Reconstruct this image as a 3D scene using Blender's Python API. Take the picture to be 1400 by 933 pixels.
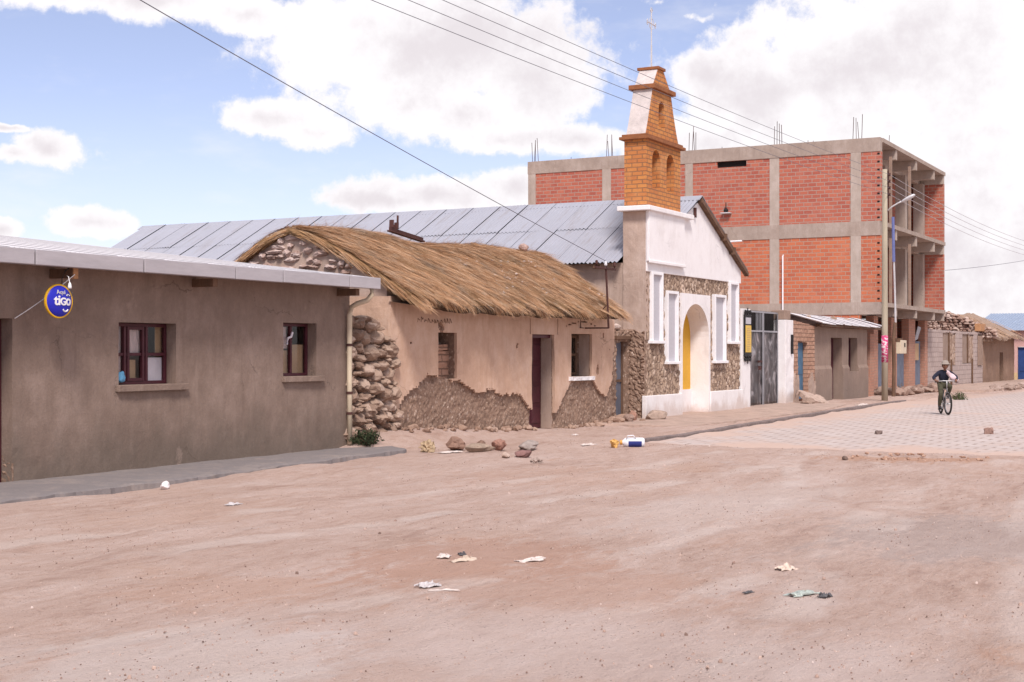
import bpy, bmesh, math, random
from mathutils import Vector, noise as NZ
R = math.radians
scene = bpy.context.scene
for o in list(bpy.data.objects): bpy.data.objects.remove(o, do_unlink=True)
COL = scene.collection
random.seed(11)

# ------------------------------------------------------------------ camera
# X runs along the street (away), Y to the left across it, Z up.
cam_d = bpy.data.cameras.new('camera'); cam = bpy.data.objects.new('camera', cam_d); COL.objects.link(cam)
cam.location = (0, 0, 1.6)
cam.rotation_euler = (R(90), 0, R(27.98 - 90))
cam_d.lens = 50; cam_d.sensor_width = 36; cam_d.sensor_fit = 'HORIZONTAL'
cam_d.shift_y = 15.5/1400
cam_d.clip_start = 0.1; cam_d.clip_end = 9000
scene.camera = cam

# ------------------------------------------------------------------ light
SUN_AZ, SUN_EL = 214.0, 50.0      # degrees from +X counter-clockwise; high behind the camera, veiled by thin cloud
sun_d = bpy.data.lights.new('sun', 'SUN'); sun = bpy.data.objects.new('sun', sun_d); COL.objects.link(sun)
sun_d.energy = 2.45; sun_d.angle = R(13); sun_d.color = (1.0, 0.925, 0.875)
sd = Vector((math.cos(R(SUN_AZ))*math.cos(R(SUN_EL)), math.sin(R(SUN_AZ))*math.cos(R(SUN_EL)), math.sin(R(SUN_EL))))
sun.rotation_euler = sd.to_track_quat('Z', 'Y').to_euler()
sun.location = (0, 0, 40)
scene.view_settings.view_transform = 'Standard'
scene.view_settings.look = 'None'
scene.view_settings.gamma = 1
scene.view_settings.exposure = 0.72
scene.view_settings.use_curve_mapping = False

# ------------------------------------------------------------------ node helper
class G:
    def __init__(s, nt): s.nt = nt; s._pos = None
    def n(s, t, **kw):
        nd = s.nt.nodes.new(t)
        for k, v in kw.items(): setattr(nd, k, v)
        return nd
    def lk(s, a, b): s.nt.links.new(a, b)
    def put(s, sock, v):
        if isinstance(v, bpy.types.NodeSocket): s.lk(v, sock)
        elif isinstance(v, (tuple, list)) and len(v) == 3 and sock.type == 'RGBA': sock.default_value = (*v, 1)
        else: sock.default_value = v
    def geo(s):
        if not s._pos: s._pos = s.n('ShaderNodeNewGeometry')
        return s._pos
    def pos(s): return s.geo().outputs['Position']
    def island(s): return s.geo().outputs['Random Per Island']
    def m(s, op, a, b=0.0, c=0.0, clamp=False):
        nd = s.n('ShaderNodeMath', operation=op); nd.use_clamp = clamp
        s.put(nd.inputs[0], a); s.put(nd.inputs[1], b); s.put(nd.inputs[2], c)
        return nd.outputs[0]
    def vm(s, op, a, b=(0, 0, 0)):
        nd = s.n('ShaderNodeVectorMath', operation=op)
        s.put(nd.inputs[0], a); s.put(nd.inputs[1], b)
        return nd.outputs['Value'] if op in ('DOT_PRODUCT', 'LENGTH', 'DISTANCE') else nd.outputs[0]
    def sep(s, v):
        nd = s.n('ShaderNodeSeparateXYZ'); s.put(nd.inputs[0], v); return nd.outputs
    def comb(s, x, y, z):
        nd = s.n('ShaderNodeCombineXYZ')
        for i, v in enumerate((x, y, z)): s.put(nd.inputs[i], v)
        return nd.outputs[0]
    def noise(s, scale, detail=4, rough=.55, vec=None, stretch=None, dist=0.0):
        v = vec if vec is not None else s.pos()
        if stretch: v = s.vm('MULTIPLY', v, stretch)
        nd = s.n('ShaderNodeTexNoise'); s.lk(v, nd.inputs['Vector'])
        nd.inputs['Scale'].default_value = scale; nd.inputs['Detail'].default_value = detail
        nd.inputs['Roughness'].default_value = rough; nd.inputs['Distortion'].default_value = dist
        return nd.outputs['Fac']
    def voro(s, scale, vec=None, feature='F1', rnd=1.0, out='Distance'):
        nd = s.n('ShaderNodeTexVoronoi', feature=feature); s.lk(vec if vec is not None else s.pos(), nd.inputs['Vector'])
        nd.inputs['Scale'].default_value = scale; nd.inputs['Randomness'].default_value = rnd
        return nd.outputs[out]
    def ss(s, v, a, b):
        nd = s.n('ShaderNodeMapRange', interpolation_type='SMOOTHSTEP')
        s.put(nd.inputs['Value'], v); nd.inputs['From Min'].default_value = a; nd.inputs['From Max'].default_value = b
        return nd.outputs['Result']
    def ramp(s, f, stops):
        nd = s.n('ShaderNodeValToRGB'); s.lk(f, nd.inputs[0]); e = nd.color_ramp.elements
        while len(e) < len(stops): e.new(.5)
        for el, (p, c) in zip(e, stops): el.position = p; el.color = (*c, 1)
        return nd.outputs[0]
    def mix(s, f, a, b, mode='MIX'):
        nd = s.n('ShaderNodeMix', data_type='RGBA', blend_type=mode)
        s.put(nd.inputs[0], f); s.put(nd.inputs[6], a); s.put(nd.inputs[7], b)
        return nd.outputs[2]
    def bump(s, h, st=.5, d=.02, nrm=None):
        nd = s.n('ShaderNodeBump'); s.lk(h, nd.inputs['Height'])
        nd.inputs['Strength'].default_value = st; nd.inputs['Distance'].default_value = d
        if nrm is not None: s.lk(nrm, nd.inputs['Normal'])
        return nd.outputs[0]
    def wall_uv(s):
        x, y, z = s.sep(s.pos()); nx, ny, nz = s.sep(s.geo().outputs['Normal'])
        f = s.m('GREATER_THAN', s.m('ABSOLUTE', nx), s.m('ABSOLUTE', ny))
        u = s.m('ADD', s.m('MULTIPLY', f, y), s.m('MULTIPLY', s.m('SUBTRACT', 1.0, f), x))
        top = s.m('GREATER_THAN', s.m('ABSOLUTE', nz), .7)
        w = s.m('ADD', s.m('MULTIPLY', top, y), s.m('MULTIPLY', s.m('SUBTRACT', 1.0, top), z))
        return s.comb(u, w, 0.0)

def newmat(name):
    m = bpy.data.materials.new(name); m.use_nodes = True
    g = G(m.node_tree); g.b = m.node_tree.nodes['Principled BSDF']; g.mat = m
    g.b.inputs['Specular IOR Level'].default_value = .25
    return g
def fin(g, col, rough=.9, nrm=None, metal=0.0, **kw):
    g.put(g.b.inputs['Base Color'], col); g.put(g.b.inputs['Roughness'], rough); g.put(g.b.inputs['Metallic'], metal)
    if nrm is not None: g.lk(nrm, g.b.inputs['Normal'])
    for k, v in kw.items(): g.put(g.b.inputs[k], v)
    return g.mat
MATS = {}
def simple(name, col, var=.25, scale=6, rough=.85, bump=.25, bscale=40, metal=0.0, stretch=None, dist=.01, alt=None):
    """plain material: two-scale tonal variation and a fine bump"""
    if name in MATS: return MATS[name]
    g = newmat(name)
    f = g.noise(scale, 5, .6, stretch=stretch); f2 = g.noise(scale*7, 3, .6, stretch=stretch)
    f = g.m('ADD', g.m('MULTIPLY', f, .65), g.m('MULTIPLY', f2, .35))
    lo = tuple(c*(1-var) for c in col); hi = tuple(min(c*(1+var), .9) for c in col)
    c = g.ramp(f, [(.32, alt or lo), (.5, col), (.68, hi)])
    n = g.bump(g.noise(bscale, 4, .6, stretch=stretch), bump, dist)
    MATS[name] = fin(g, c, rough, n, metal); return MATS[name]

# ------------------------------------------------------------------ sky
world = bpy.data.worlds.new('World'); scene.world = world; world.use_nodes = True
def build_sky():
    nt = world.node_tree; g = G(nt)
    bg = nt.nodes['Background']; out = nt.nodes['World Output']
    tc = g.n('ShaderNodeTexCoord'); d = g.vm('NORMALIZE', tc.outputs['Generated'])
    sk = g.n('ShaderNodeTexSky', sky_type='NISHITA'); sk.sun_disc = False
    sk.sun_elevation = R(SUN_EL); sk.sun_rotation = R(90 - SUN_AZ)
    sk.altitude = 3000; sk.air_density = 1.0; sk.dust_density = .6; sk.ozone_density = 1.2
    x, y, z = g.sep(d)
    az = g.m('MULTIPLY', g.m('ARCTAN2', y, x), 57.2958)
    el = g.m('MULTIPLY', g.m('ARCSINE', z), 57.2958)
    # warp the outlines
    w1 = g.m('SUBTRACT', g.noise(14, 6, .6, vec=d), .5); w2 = g.m('SUBTRACT', g.noise(11, 6, .6, vec=g.vm('ADD', d, (3.1, 1.7, 5.3))), .5)
    azw = g.m('ADD', az, g.m('MULTIPLY', w1, 2.2)); elw = g.m('ADD', el, g.m('MULTIPLY', w2, 1.5))
    blobs = [(30.92,11.95,7.05,2.8),(33.85,12.18,4.08,2.36),(27.39,10.83,3.24,2.8),(32.1,9.95,4.1,1.62),(29.75,9.4,3.53,1.33),
        (37.33,9.28,2.58,.94),(35.6,8.75,1.74,.88),(28.28,8.48,3.24,.71),(42.4,13.6,7.19,.95),(38.47,13.3,3.13,.9),(45.93,7.66,1.75,.8),
        (47.39,7.38,1.05,.41),(44.13,5.08,1.85,.68),(47.78,4.7,.95,.5),(47.52,8.33,1.18,.2),(30.63,6.22,5.29,.88),(33.27,6.02,2.63,.53),
        (27.98,6.46,2.36,.94),(14.11,10.52,7.5,4.13),(17.78,10.1,3.71,3.24),(10.56,11.16,7.24,5.01),(10.03,6.2,6.13,5.01),(12.19,4.3,6.0,4.13),
        (20.36,10.88,1.5,1.5),(22.3,13.9,1.6,.4,.12),(20.71,13.21,1.6,.45,.18),(25.33,8.39,2.35,.8),(9.23,2.29,5.81,3.83),(20.36,8.18,3.0,1.6)]
    s = None
    for a0, e0, ra, re, *wt in blobs:
        da = g.m('DIVIDE', g.m('SUBTRACT', azw, a0), ra); de = g.m('DIVIDE', g.m('SUBTRACT', elw, e0), re)
        q = g.m('SUBTRACT', 1.0, g.m('SQRT', g.m('ADD', g.m('MULTIPLY', da, da), g.m('MULTIPLY', de, de))))
        if wt: q = g.m('SUBTRACT', q, 1-wt[0]*2)
        s = q if s is None else g.m('MAXIMUM', s, q)
    # the rest of the sky: broken cloud
    far = g.ss(g.vm('DOT_PRODUCT', d, (.876, .462, .14)), .93, .86)
    gen = g.m('SUBTRACT', g.m('MULTIPLY', g.m('SUBTRACT', g.noise(3.0, 3, .5, vec=g.vm('MULTIPLY', d, (1, 1, 2.0))), .47), 6.0), g.m('MULTIPLY', g.m('SUBTRACT', 1.0, far), 4.0))
    s = g.m('MAXIMUM', s, gen)
    fb = g.m('SUBTRACT', g.noise(26, 9, .66, vec=d), .5)
    fb2 = g.m('SUBTRACT', g.noise(90, 6, .66, vec=d), .5)
    s = g.m('ADD', s, g.m('ADD', g.m('MULTIPLY', fb, 1.7), g.m('MULTIPLY', fb2, .5)))
    mask = g.ss(s, -.12, .30)
    veil = g.m('MULTIPLY', g.ss(g.noise(7, 6, .6, vec=g.vm('MULTIPLY', d, (1, 1, 3))), .48, .75), .35)
    mask = g.m('MAXIMUM', mask, veil)
    # cloud shade: bright tops, faintly grey-pink where thick
    thick = g.ss(g.m('ADD', s, g.m('MULTIPLY', g.m('SUBTRACT', g.noise(6, 6, .55, vec=g.vm('MULTIPLY', d, (1, 1, 1.8))), .5), 2.2)), .3, 1.25)
    cc = g.mix(thick, (6.4, 6.2, 6.33), (5.15, 4.8, 5.0))
    hz = g.ss(el, 11.0, 1.0)
    blue = g.mix(1.0, sk.outputs[0], (1.30, 1.04, 1.03), 'MULTIPLY')
    blue = g.mix(g.m('MULTIPLY', hz, .55), blue, (4.5, 5.0, 6.1))
    blue = g.mix(.2, blue, (4.0, 4.2, 4.9))
    c = g.mix(mask, blue, cc)
    g.lk(c, bg.inputs['Color']); bg.inputs['Strength'].default_value = .1
build_sky()
world.cycles.sampling_method = 'MANUAL'; world.cycles.sample_map_resolution = 1024

# ------------------------------------------------------------------ object helpers
def thing(name, label, cat, loc=(0, 0, 0), group=None, rotz=0):
    o = bpy.data.objects.new(name, None); COL.objects.link(o)
    o.location = loc; o.rotation_euler = (0, 0, rotz); o.empty_display_size = .2
    o['label'] = label; o['category'] = cat
    if group: o['group'] = group
    return o
def tag(o, label=None, cat=None, group=None, kind=None):
    for k, v in (('label', label), ('category', cat), ('group', group), ('kind', kind)):
        if v: o[k] = v
    return o
def root_loc(p):
    while p.parent: p = p.parent
    return p.location
class MB:
    def __init__(s): s.v = []; s.f = []
    def add(s, vs, fs):
        b = len(s.v); s.v += [tuple(v) for v in vs]; s.f += [tuple(b+i for i in f) for f in fs]; return s
    def box(s, x0, x1, y0, y1, z0, z1):
        return s.add([(x0,y0,z0),(x1,y0,z0),(x1,y1,z0),(x0,y1,z0),(x0,y0,z1),(x1,y0,z1),(x1,y1,z1),(x0,y1,z1)],
                     [(0,3,2,1),(4,5,6,7),(0,1,5,4),(1,2,6,5),(2,3,7,6),(3,0,4,7)])
    def prism(s, pts, a0, a1, axis='y'):
        """polygon pts in the plane across axis, extruded from a0 to a1"""
        n = len(pts)
        f = {'y': lambda p, a: (p[0], a, p[1]), 'x': lambda p, a: (a, p[0], p[1]), 'z': lambda p, a: (p[0], p[1], a)}[axis]
        vs = [f(p, a0) for p in pts] + [f(p, a1) for p in pts]
        return s.add(vs, [tuple(range(n)), tuple(range(2*n-1, n-1, -1))] + [(i, n+i, n+(i+1) % n, (i+1) % n) for i in range(n)])
    def tube(s, path, r, n=8, caps=True):
        path = [Vector(p) for p in path]; k = len(path); vs = []; fs = []
        rs = r if isinstance(r, (list, tuple)) else [r]*k
        for i, p in enumerate(path):
            t = (path[min(i+1, k-1)] - path[max(i-1, 0)]).normalized()
            up = Vector((0, 0, 1)) if abs(t.z) < .95 else Vector((1, 0, 0))
            a = t.cross(up).normalized(); b = t.cross(a)
            for j in range(n):
                q = 2*math.pi*j/n; vs.append(p + (a*math.cos(q) + b*math.sin(q))*rs[i])
        for i in range(k-1):
            for j in range(n):
                fs.append((i*n+j, i*n+(j+1) % n, (i+1)*n+(j+1) % n, (i+1)*n+j))
        if caps: fs += [tuple(range(n-1, -1, -1)), tuple(range((k-1)*n, k*n))]
        return s.add(vs, fs)
    def rock(s, c, size, seed=0, sub=2, rough=.25, flat=.0, rot=0, freq=1.3, facet=.72):
        bm = bmesh.new(); bmesh.ops.create_icosphere(bm, subdivisions=sub, radius=1)
        off = Vector((seed*3.17, seed*1.31, seed*.73)); cr, sr = math.cos(rot), math.sin(rot); vs = []
        for v in bm.verts:
            p = v.co.copy()
            k = 1 + rough*(NZ.noise(p*freq+off)*1.3 + .5*NZ.noise(p*freq*2.7+off))
            # knock flats into it so that it reads as broken stone
            for q in range(4):
                nq = Vector((math.sin(seed*1.7+q*2.1), math.cos(seed*2.3+q*1.3), math.sin(seed+q*3.3)*.8)).normalized()
                dd = p.dot(nq)
                if dd*k > facet: p = p - nq*(dd*k-facet)/k*.9
            p = p*k
            if p.z < -1+flat: p.z = -1+flat
            x, y, z = p.x*size[0], p.y*size[1], p.z*size[2]
            vs.append((c[0]+x*cr-y*sr, c[1]+x*sr+y*cr, c[2]+z))
        fs = [[v.index for v in f.verts] for f in bm.faces]; bm.free()
        return s.add(vs, fs)
    def lathe(s, prof, c=(0, 0, 0), n=16, axis='z'):
        vs = []; fs = []; k = len(prof)
        for r, h in prof:
            for j in range(n):
                q = 2*math.pi*j/n; a, b = r*math.cos(q), r*math.sin(q)
                vs.append({'z': (c[0]+a, c[1]+b, c[2]+h), 'x': (c[0]+h, c[1]+a, c[2]+b), 'y': (c[0]+a, c[1]+h, c[2]+b)}[axis])
        for i in range(k-1):
            for j in range(n): fs.append((i*n+j, i*n+(j+1) % n, (i+1)*n+(j+1) % n, (i+1)*n+j))
        fs += [tuple(range(n)), tuple(range((k-1)*n, k*n))]
        return s.add(vs, fs)
    def build(s, name, mat, parent=None, smooth=False, bevel=0, local=False):
        me = bpy.data.meshes.new(name); vs = s.v
        if parent is not None and not local:
            L = root_loc(parent); vs = [(a-L.x, b-L.y, c-L.z) for a, b, c in vs]
        me.from_pydata(vs, [], s.f); me.validate(); me.update()
        bm = bmesh.new(); bm.from_mesh(me); bmesh.ops.recalc_face_normals(bm, faces=bm.faces); bm.to_mesh(me); bm.free()
        if smooth: me.polygons.foreach_set('use_smooth', [True]*len(me.polygons))
        me.materials.append(mat)
        o = bpy.data.objects.new(name, me); COL.objects.link(o)
        if parent is not None: o.parent = parent
        if bevel:
            bv = o.modifiers.new('bevel', 'BEVEL'); bv.width = bevel; bv.segments = 2; bv.limit_method = 'ANGLE'
        return o
def sheet_wall(mb, plane, a0, a1, z0, z1, d0, d1, ops=(), step=.3, disp=None, keep=None, jit=0, top=None):
    """wall in the X ('x') or Y ('y') direction built from a cell grid; d0 is the face, d1 the back.
    ops = rectangular openings; disp(a,z) moves the face; keep(a,z) drops cells; top(a) bends the top edge"""
    def cuts(lo, hi, extra):
        br = sorted({round(lo, 4), round(hi, 4)} | {round(e, 4) for e in extra if lo < e < hi}); out = [br[0]]
        for p, q in zip(br, br[1:]):
            k = max(1, int(math.ceil((q-p)/step)))
            out += [p+(q-p)*i/k for i in range(1, k+1)]
        return out
    A = cuts(a0, a1, [o[0] for o in ops]+[o[1] for o in ops]); Zc = cuts(z0, z1, [o[2] for o in ops]+[o[3] for o in ops])
    edgeA = {round(e, 4) for o in ops for e in o[:2]} | {round(a0, 4), round(a1, 4)}
    edgeZ = {round(e, 4) for o in ops for e in o[2:]} | {round(z0, 4), round(z1, 4)}
    na, nz = len(A)-1, len(Zc)-1; k = [[True]*nz for _ in range(na)]
    for i in range(na):
        for j in range(nz):
            ca, cz = (A[i]+A[i+1])/2, (Zc[j]+Zc[j+1])/2
            if any(o[0] < ca < o[1] and o[2] < cz < o[3] for o in ops) or (keep and not keep(ca, cz)): k[i][j] = False
    ids = {}; vs = []; fs = []
    def V(i, j, s):
        if (i, j, s) not in ids:
            a, z = A[i], Zc[j]
            if jit and round(a, 4) not in edgeA and round(z, 4) not in edgeZ:
                a += jit*NZ.noise(Vector((A[i]*9, Zc[j]*9, 1.3))); z += jit*NZ.noise(Vector((A[i]*9, Zc[j]*9, 7.7)))
            d = d1 if s else d0 + (disp(A[i], Zc[j]) if disp else 0)
            if top: z = z0 + (z-z0)*(top(a)-z0)/(z1-z0)
            ids[i, j, s] = len(vs); vs.append((a, d, z) if plane == 'x' else (d, a, z))
        return ids[i, j, s]
    g = lambda i, j: 0 <= i < na and 0 <= j < nz and k[i][j]
    for i in range(na):
        for j in range(nz):
            if not k[i][j]: continue
            fs.append((V(i,j,0), V(i+1,j,0), V(i+1,j+1,0), V(i,j+1,0)))
            fs.append((V(i,j,1), V(i,j+1,1), V(i+1,j+1,1), V(i+1,j,1)))
            if not g(i-1, j): fs.append((V(i,j,0), V(i,j+1,0), V(i,j+1,1), V(i,j,1)))
            if not g(i+1, j): fs.append((V(i+1,j,0), V(i+1,j,1), V(i+1,j+1,1), V(i+1,j+1,0)))
            if not g(i, j-1): fs.append((V(i,j,0), V(i,j,1), V(i+1,j,1), V(i+1,j,0)))
            if not g(i, j+1): fs.append((V(i,j+1,0), V(i+1,j+1,0), V(i+1,j+1,1), V(i,j+1,1)))
    return mb.add(vs, fs)
def lerp_tab(tab, x):
    if x <= tab[0][0]: return tab[0][1]
    for (a, va), (b, vb) in zip(tab, tab[1:]):
        if x <= b: return va + (vb-va)*(x-a)/(b-a)
    return tab[-1][1]
def nz(x, y, z=0.0): return NZ.noise(Vector((x, y, z)))
def fbm(x, y, z=0.0, o=4): return NZ.fractal(Vector((x, y, z)), 1.0, 2.0, o)
def vor(x, y, z=0.0):
    d = NZ.voronoi(Vector((x, y, z)))[0]; return d[0], d[1]
def stone_disp(fx, fz, amp, seed=0):
    def f(a, z):
        w = .25*nz(a*fx*.8, z*fz*.8, seed)
        d0, d1 = vor(a*fx+w, z*fz+w, seed)
        e = min(1, (d1-d0)*3.2)
        return -amp*(e**.6)*(1+.5*nz(a*fx*.6, z*fz*.6, seed+9)) + amp*.4
    return f

# ------------------------------------------------------------------ materials
def mat_dirt():
    g = newmat('dirt')
    p = g.pos()
    tr = g.vm('MULTIPLY', p, (.5, 1.6, 1)); tf = g.vm('MULTIPLY', p, (.6, 1.5, 1))
    a = g.noise(.45, 6, .65); b = g.noise(.8, 9, .72, vec=tr, dist=.4); c = g.noise(6, 6, .72, vec=tf); d = g.noise(38, 5, .75); e = g.noise(150, 3, .7)
    f = g.m('ADD', g.m('MULTIPLY', b, .45), g.m('ADD', g.m('MULTIPLY', c, .32), g.m('MULTIPLY', d, .23)))
    col = g.ramp(f, [(.40, (.39, .255, .205)), (.475, (.495, .348, .288)), (.535, (.545, .40, .343)), (.61, (.60, .47, .42))])
    col = g.mix(g.m('MULTIPLY', g.ss(a, .54, .70), .38), col, (.50, .32, .235))
    rs = g.ss(g.noise(1.7, 6, .7, vec=tf), .60, .70); col = g.mix(g.m('MULTIPLY', rs, .5), col, (.47, .28, .20))
    gs = g.ss(g.noise(1.1, 5, .7, vec=g.vm('ADD', tf, (7, 3, 0))), .58, .70); col = g.mix(g.m('MULTIPLY', gs, .35), col, (.54, .46, .435))
    col = g.mix(g.m('MULTIPLY', g.ss(d, .55, .70), .50), col, (.32, .215, .17))
    col = g.mix(g.m('MULTIPLY', g.ss(e, .56, .70), .6), col, (.25, .17, .14))
    col = g.mix(g.m('MULTIPLY', g.ss(e, .42, .25), .45), col, (.72, .61, .55))
    x, y, z = g.sep(p); wob = g.m('ADD', g.m('MULTIPLY', g.m('SUBTRACT', g.noise(1.3, 9, .75, vec=tf), .5), 2.2), g.m('MULTIPLY', g.m('SUBTRACT', c, .5), 1.6))
    def patch(cx, cy, rx, ry, colr, amt):
        nonlocal col
        dx = g.m('DIVIDE', g.m('SUBTRACT', x, cx), rx); dy = g.m('DIVIDE', g.m('SUBTRACT', y, cy), ry)
        q = g.m('ADD', g.m('SQRT', g.m('ADD', g.m('MULTIPLY', dx, dx), g.m('MULTIPLY', dy, dy))), wob)
        col = g.mix(g.m('MULTIPLY', g.ss(q, 1.0, .55), amt), col, colr)
    patch(9.6, 5.4, 1.5, 1.2, (0.442, 0.255, 0.184), .6); patch(8.8, 4.4, 1.2, 1.6, (0.482, 0.297, 0.224), .45); patch(12.8, 2.2, 2.2, 1.6, (0.402, 0.324, 0.299), .55)
    patch(7.9, 1.1, .55, .3, (0.456, 0.255, 0.170), .7); patch(5.6, 4.9, 1.3, 1.0, (0.630, 0.545, 0.510), .5); patch(21.4, 4.6, .7, 1.5, (0.456, 0.262, 0.177), .8); patch(16.5, 8.0, 2.0, 1.5, (0.496, 0.324, 0.252), .45)
    patch(7.6, 6.2, .8, .9, (0.496, 0.310, 0.231), .45); patch(11, 9.5, 1.4, 1.0, (0.509, 0.345, 0.272), .4); patch(14.5, 5, 3.5, 1.0, (0.630, 0.531, 0.490), .45); patch(7, 3, 1.2, 2.4, (0.630, 0.524, 0.490), .4)
    trk = None                                                      # worn wheel tracks
    for y0, k, ph, w in ((8.6, .9, .3, .16), (7.1, .9, .35, .16), (5.9, 1.5, 2.0, .14), (4.5, 1.5, 2.05, .14), (2.9, .8, 4.0, .18), (1.4, .8, 4.1, .18)):
        yy = g.m('ADD', g.m('MULTIPLY', g.m('SINE', g.m('ADD', g.m('MULTIPLY', x, .22), ph)), k), y0)
        q = g.m('ABSOLUTE', g.m('SUBTRACT', g.m('ADD', y, g.m('MULTIPLY', wob, .12)), yy)); r_ = g.ss(q, w*1.5, w*.6)
        trk = r_ if trk is None else g.m('MAXIMUM', trk, r_)
    trk = g.m('MULTIPLY', trk, g.ss(g.noise(.6, 4, .6), .42, .58))
    col = g.mix(g.m('MULTIPLY', trk, .5), col, (.64, .53, .48))
    sp = g.voro(30, out='Distance'); sel = g.ss(g.noise(5, 4, .7), .48, .60)
    col = g.mix(g.m('MULTIPLY', g.m('MULTIPLY', g.ss(sp, .24, .12), sel), .75), col, (.15, .105, .09))
    sp2 = g.voro(19, vec=g.vm('ADD', p, (5.3, 2.2, 0))); sel2 = g.ss(g.noise(4, 3), .52, .62)
    col = g.mix(g.m('MULTIPLY', g.m('MULTIPLY', g.ss(sp2, .15, .09), sel2), .7), col, (.55, .47, .43))
    h = g.m('ADD', g.m('MULTIPLY', c, 1.0), g.m('ADD', g.m('MULTIPLY', d, .55), g.m('ADD', g.m('MULTIPLY', b, .7), g.m('SUBTRACT', g.m('MULTIPLY', e, .22), g.m('MULTIPLY', trk, .5)))))
    return fin(g, col, .95, g.bump(h, .75, .07))
def mat_pavers():
    g = newmat('paving_blocks'); p = g.pos()
    x, y, z = g.sep(p)
    bt = g.n('ShaderNodeTexBrick'); bt.offset = .5; g.lk(g.comb(y, x, 0.0), bt.inputs['Vector'])
    for k, v in (('Scale', 1.0), ('Mortar Size', .035), ('Mortar Smooth', .4), ('Brick Width', .46), ('Row Height', .40), ('Bias', 0.0)): bt.inputs[k].default_value = v
    bt.inputs['Color1'].default_value = (.535, .46, .435, 1); bt.inputs['Color2'].default_value = (.475, .40, .375, 1); bt.inputs['Mortar'].default_value = (.34, .265, .235, 1)
    blot = g.noise(2.2, 5, .6); fine = g.noise(30, 4, .6)
    col = g.mix(g.m('MULTIPLY', g.ss(blot, .42, .66), .35), bt.outputs['Color'], (.46, .345, .295))
    col = g.mix(g.m('MULTIPLY', g.ss(fine, .5, .7), .25), col, (.27, .2, .17))
    # drifted dirt along the near edge and the kerb
    edge = g.m('MINIMUM', g.m('SUBTRACT', x, 22.6), g.m('MULTIPLY', g.m('SUBTRACT', 10.4, y), 1.8))
    edge = g.m('ADD', edge, g.m('MULTIPLY', g.m('SUBTRACT', g.noise(.7, 8, .7), .5), 9))
    dirt = g.ss(edge, 2.6, .6); dirt = g.m('MAXIMUM', dirt, g.m('MULTIPLY', g.ss(g.noise(.45, 5, .6), .52, .68), .65))
    col = g.mix(dirt, col, (.50, .365, .305))
    h = g.m('ADD', g.m('MULTIPLY', g.m('MULTIPLY', bt.outputs['Fac'], -1.0), g.m('SUBTRACT', 1.0, dirt)), g.m('MULTIPLY', fine, .3))
    return fin(g, col, .9, g.bump(h, .5, .03))
def mat_plaster(name, base, dark, light, stain=(.1, .08, .065), low=.9, ground=0.0, crack=False):
    g = newmat(name); x, y, z = g.sep(g.pos())
    a = g.noise(.9, 8, .68); b = g.noise(4.0, 8, .72, stretch=(1, 1, .6)); c = g.noise(34, 5, .72); e = g.noise(120, 3, .7); v = g.noise(3.2, 8, .7, stretch=(1.5, 1.5, .14))
    f = g.m('ADD', g.m('MULTIPLY', a, .45), g.m('ADD', g.m('MULTIPLY', b, .38), g.m('MULTIPLY', c, .17)))
    col = g.ramp(f, [(.36, dark), (.5, base), (.63, light)])
    col = g.mix(g.m('MULTIPLY', g.ss(v, .53, .66), .42), col, dark)
    col = g.mix(g.m('MULTIPLY', g.ss(v, .45, .33), .34), col, light)
    hh = g.m('ADD', g.m('SUBTRACT', z, ground), g.m('MULTIPLY', g.m('SUBTRACT', g.noise(1.5, 8, .7, stretch=(1, 1, .6)), .5), 1.5))
    col = g.mix(g.m('MULTIPLY', g.ss(hh, low, .05), .6), col, stain)          # rising damp and splashed mud
    pale = g.ss(g.noise(2.3, 9, .75, stretch=(1, 1, .7)), .60, .70); col = g.mix(g.m('MULTIPLY', pale, .4), col, tuple(min(.85, q*1.22) for q in light))
    col = g.mix(g.m('MULTIPLY', g.ss(c, .57, .70), .28), col, dark)
    col = g.mix(g.m('MULTIPLY', g.ss(e, .60, .74), .35), col, tuple(q*.72 for q in dark))
    ce = g.voro(.85, vec=g.vm('ADD', g.pos(), g.comb(g.m('MULTIPLY', b, .5), 0.0, g.m('MULTIPLY', a, .9))), feature='DISTANCE_TO_EDGE')
    ck = g.m('MULTIPLY', g.ss(ce, .008, .002), g.ss(g.noise(.7, 3), .54, .62)); col = g.mix(g.m('MULTIPLY', ck, .6), col, tuple(q*.5 for q in dark))
    h = g.m('ADD', g.m('MULTIPLY', b, 1.0), g.m('ADD', g.m('MULTIPLY', c, .35), g.m('MULTIPLY', e, .1)))
    return fin(g, col, .94, g.bump(h, .5, .03))
def mat_brick(name, c1, c2, mortar, bw, rh, ms=.012, blotch=None, bstr=.6, off=.5):
    g = newmat(name)
    uv = g.wall_uv(); wob = g.m('MULTIPLY', g.m('SUBTRACT', g.noise(4, 3), .5), .03)
    uv = g.vm('ADD', uv, g.comb(wob, g.m('MULTIPLY', wob, .7), 0.0))
    bt = g.n('ShaderNodeTexBrick'); bt.offset = off; g.lk(uv, bt.inputs['Vector'])
    for k, v in (('Scale', 1.0), ('Mortar Size', ms), ('Mortar Smooth', .25), ('Brick Width', bw), ('Row Height', rh), ('Bias', -.1)): bt.inputs[k].default_value = v
    bt.inputs['Color1'].default_value = (*c1, 1); bt.inputs['Color2'].default_value = (*c2, 1); bt.inputs['Mortar'].default_value = (*mortar, 1)
    col = bt.outputs['Color']
    n1 = g.noise(1.2, 6, .65); n2 = g.noise(14, 5, .65)
    if blotch: col = g.mix(g.m('MULTIPLY', g.ss(n1, .5, .7), .6), col, blotch)
    col = g.mix(g.m('MULTIPLY', g.ss(n2, .52, .72), .4), col, mortar)
    h = g.m('ADD', g.m('MULTIPLY', bt.outputs['Fac'], -1.0), g.m('MULTIPLY', n2, .5))
    return fin(g, col, .9, g.bump(h, bstr, .02))
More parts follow.
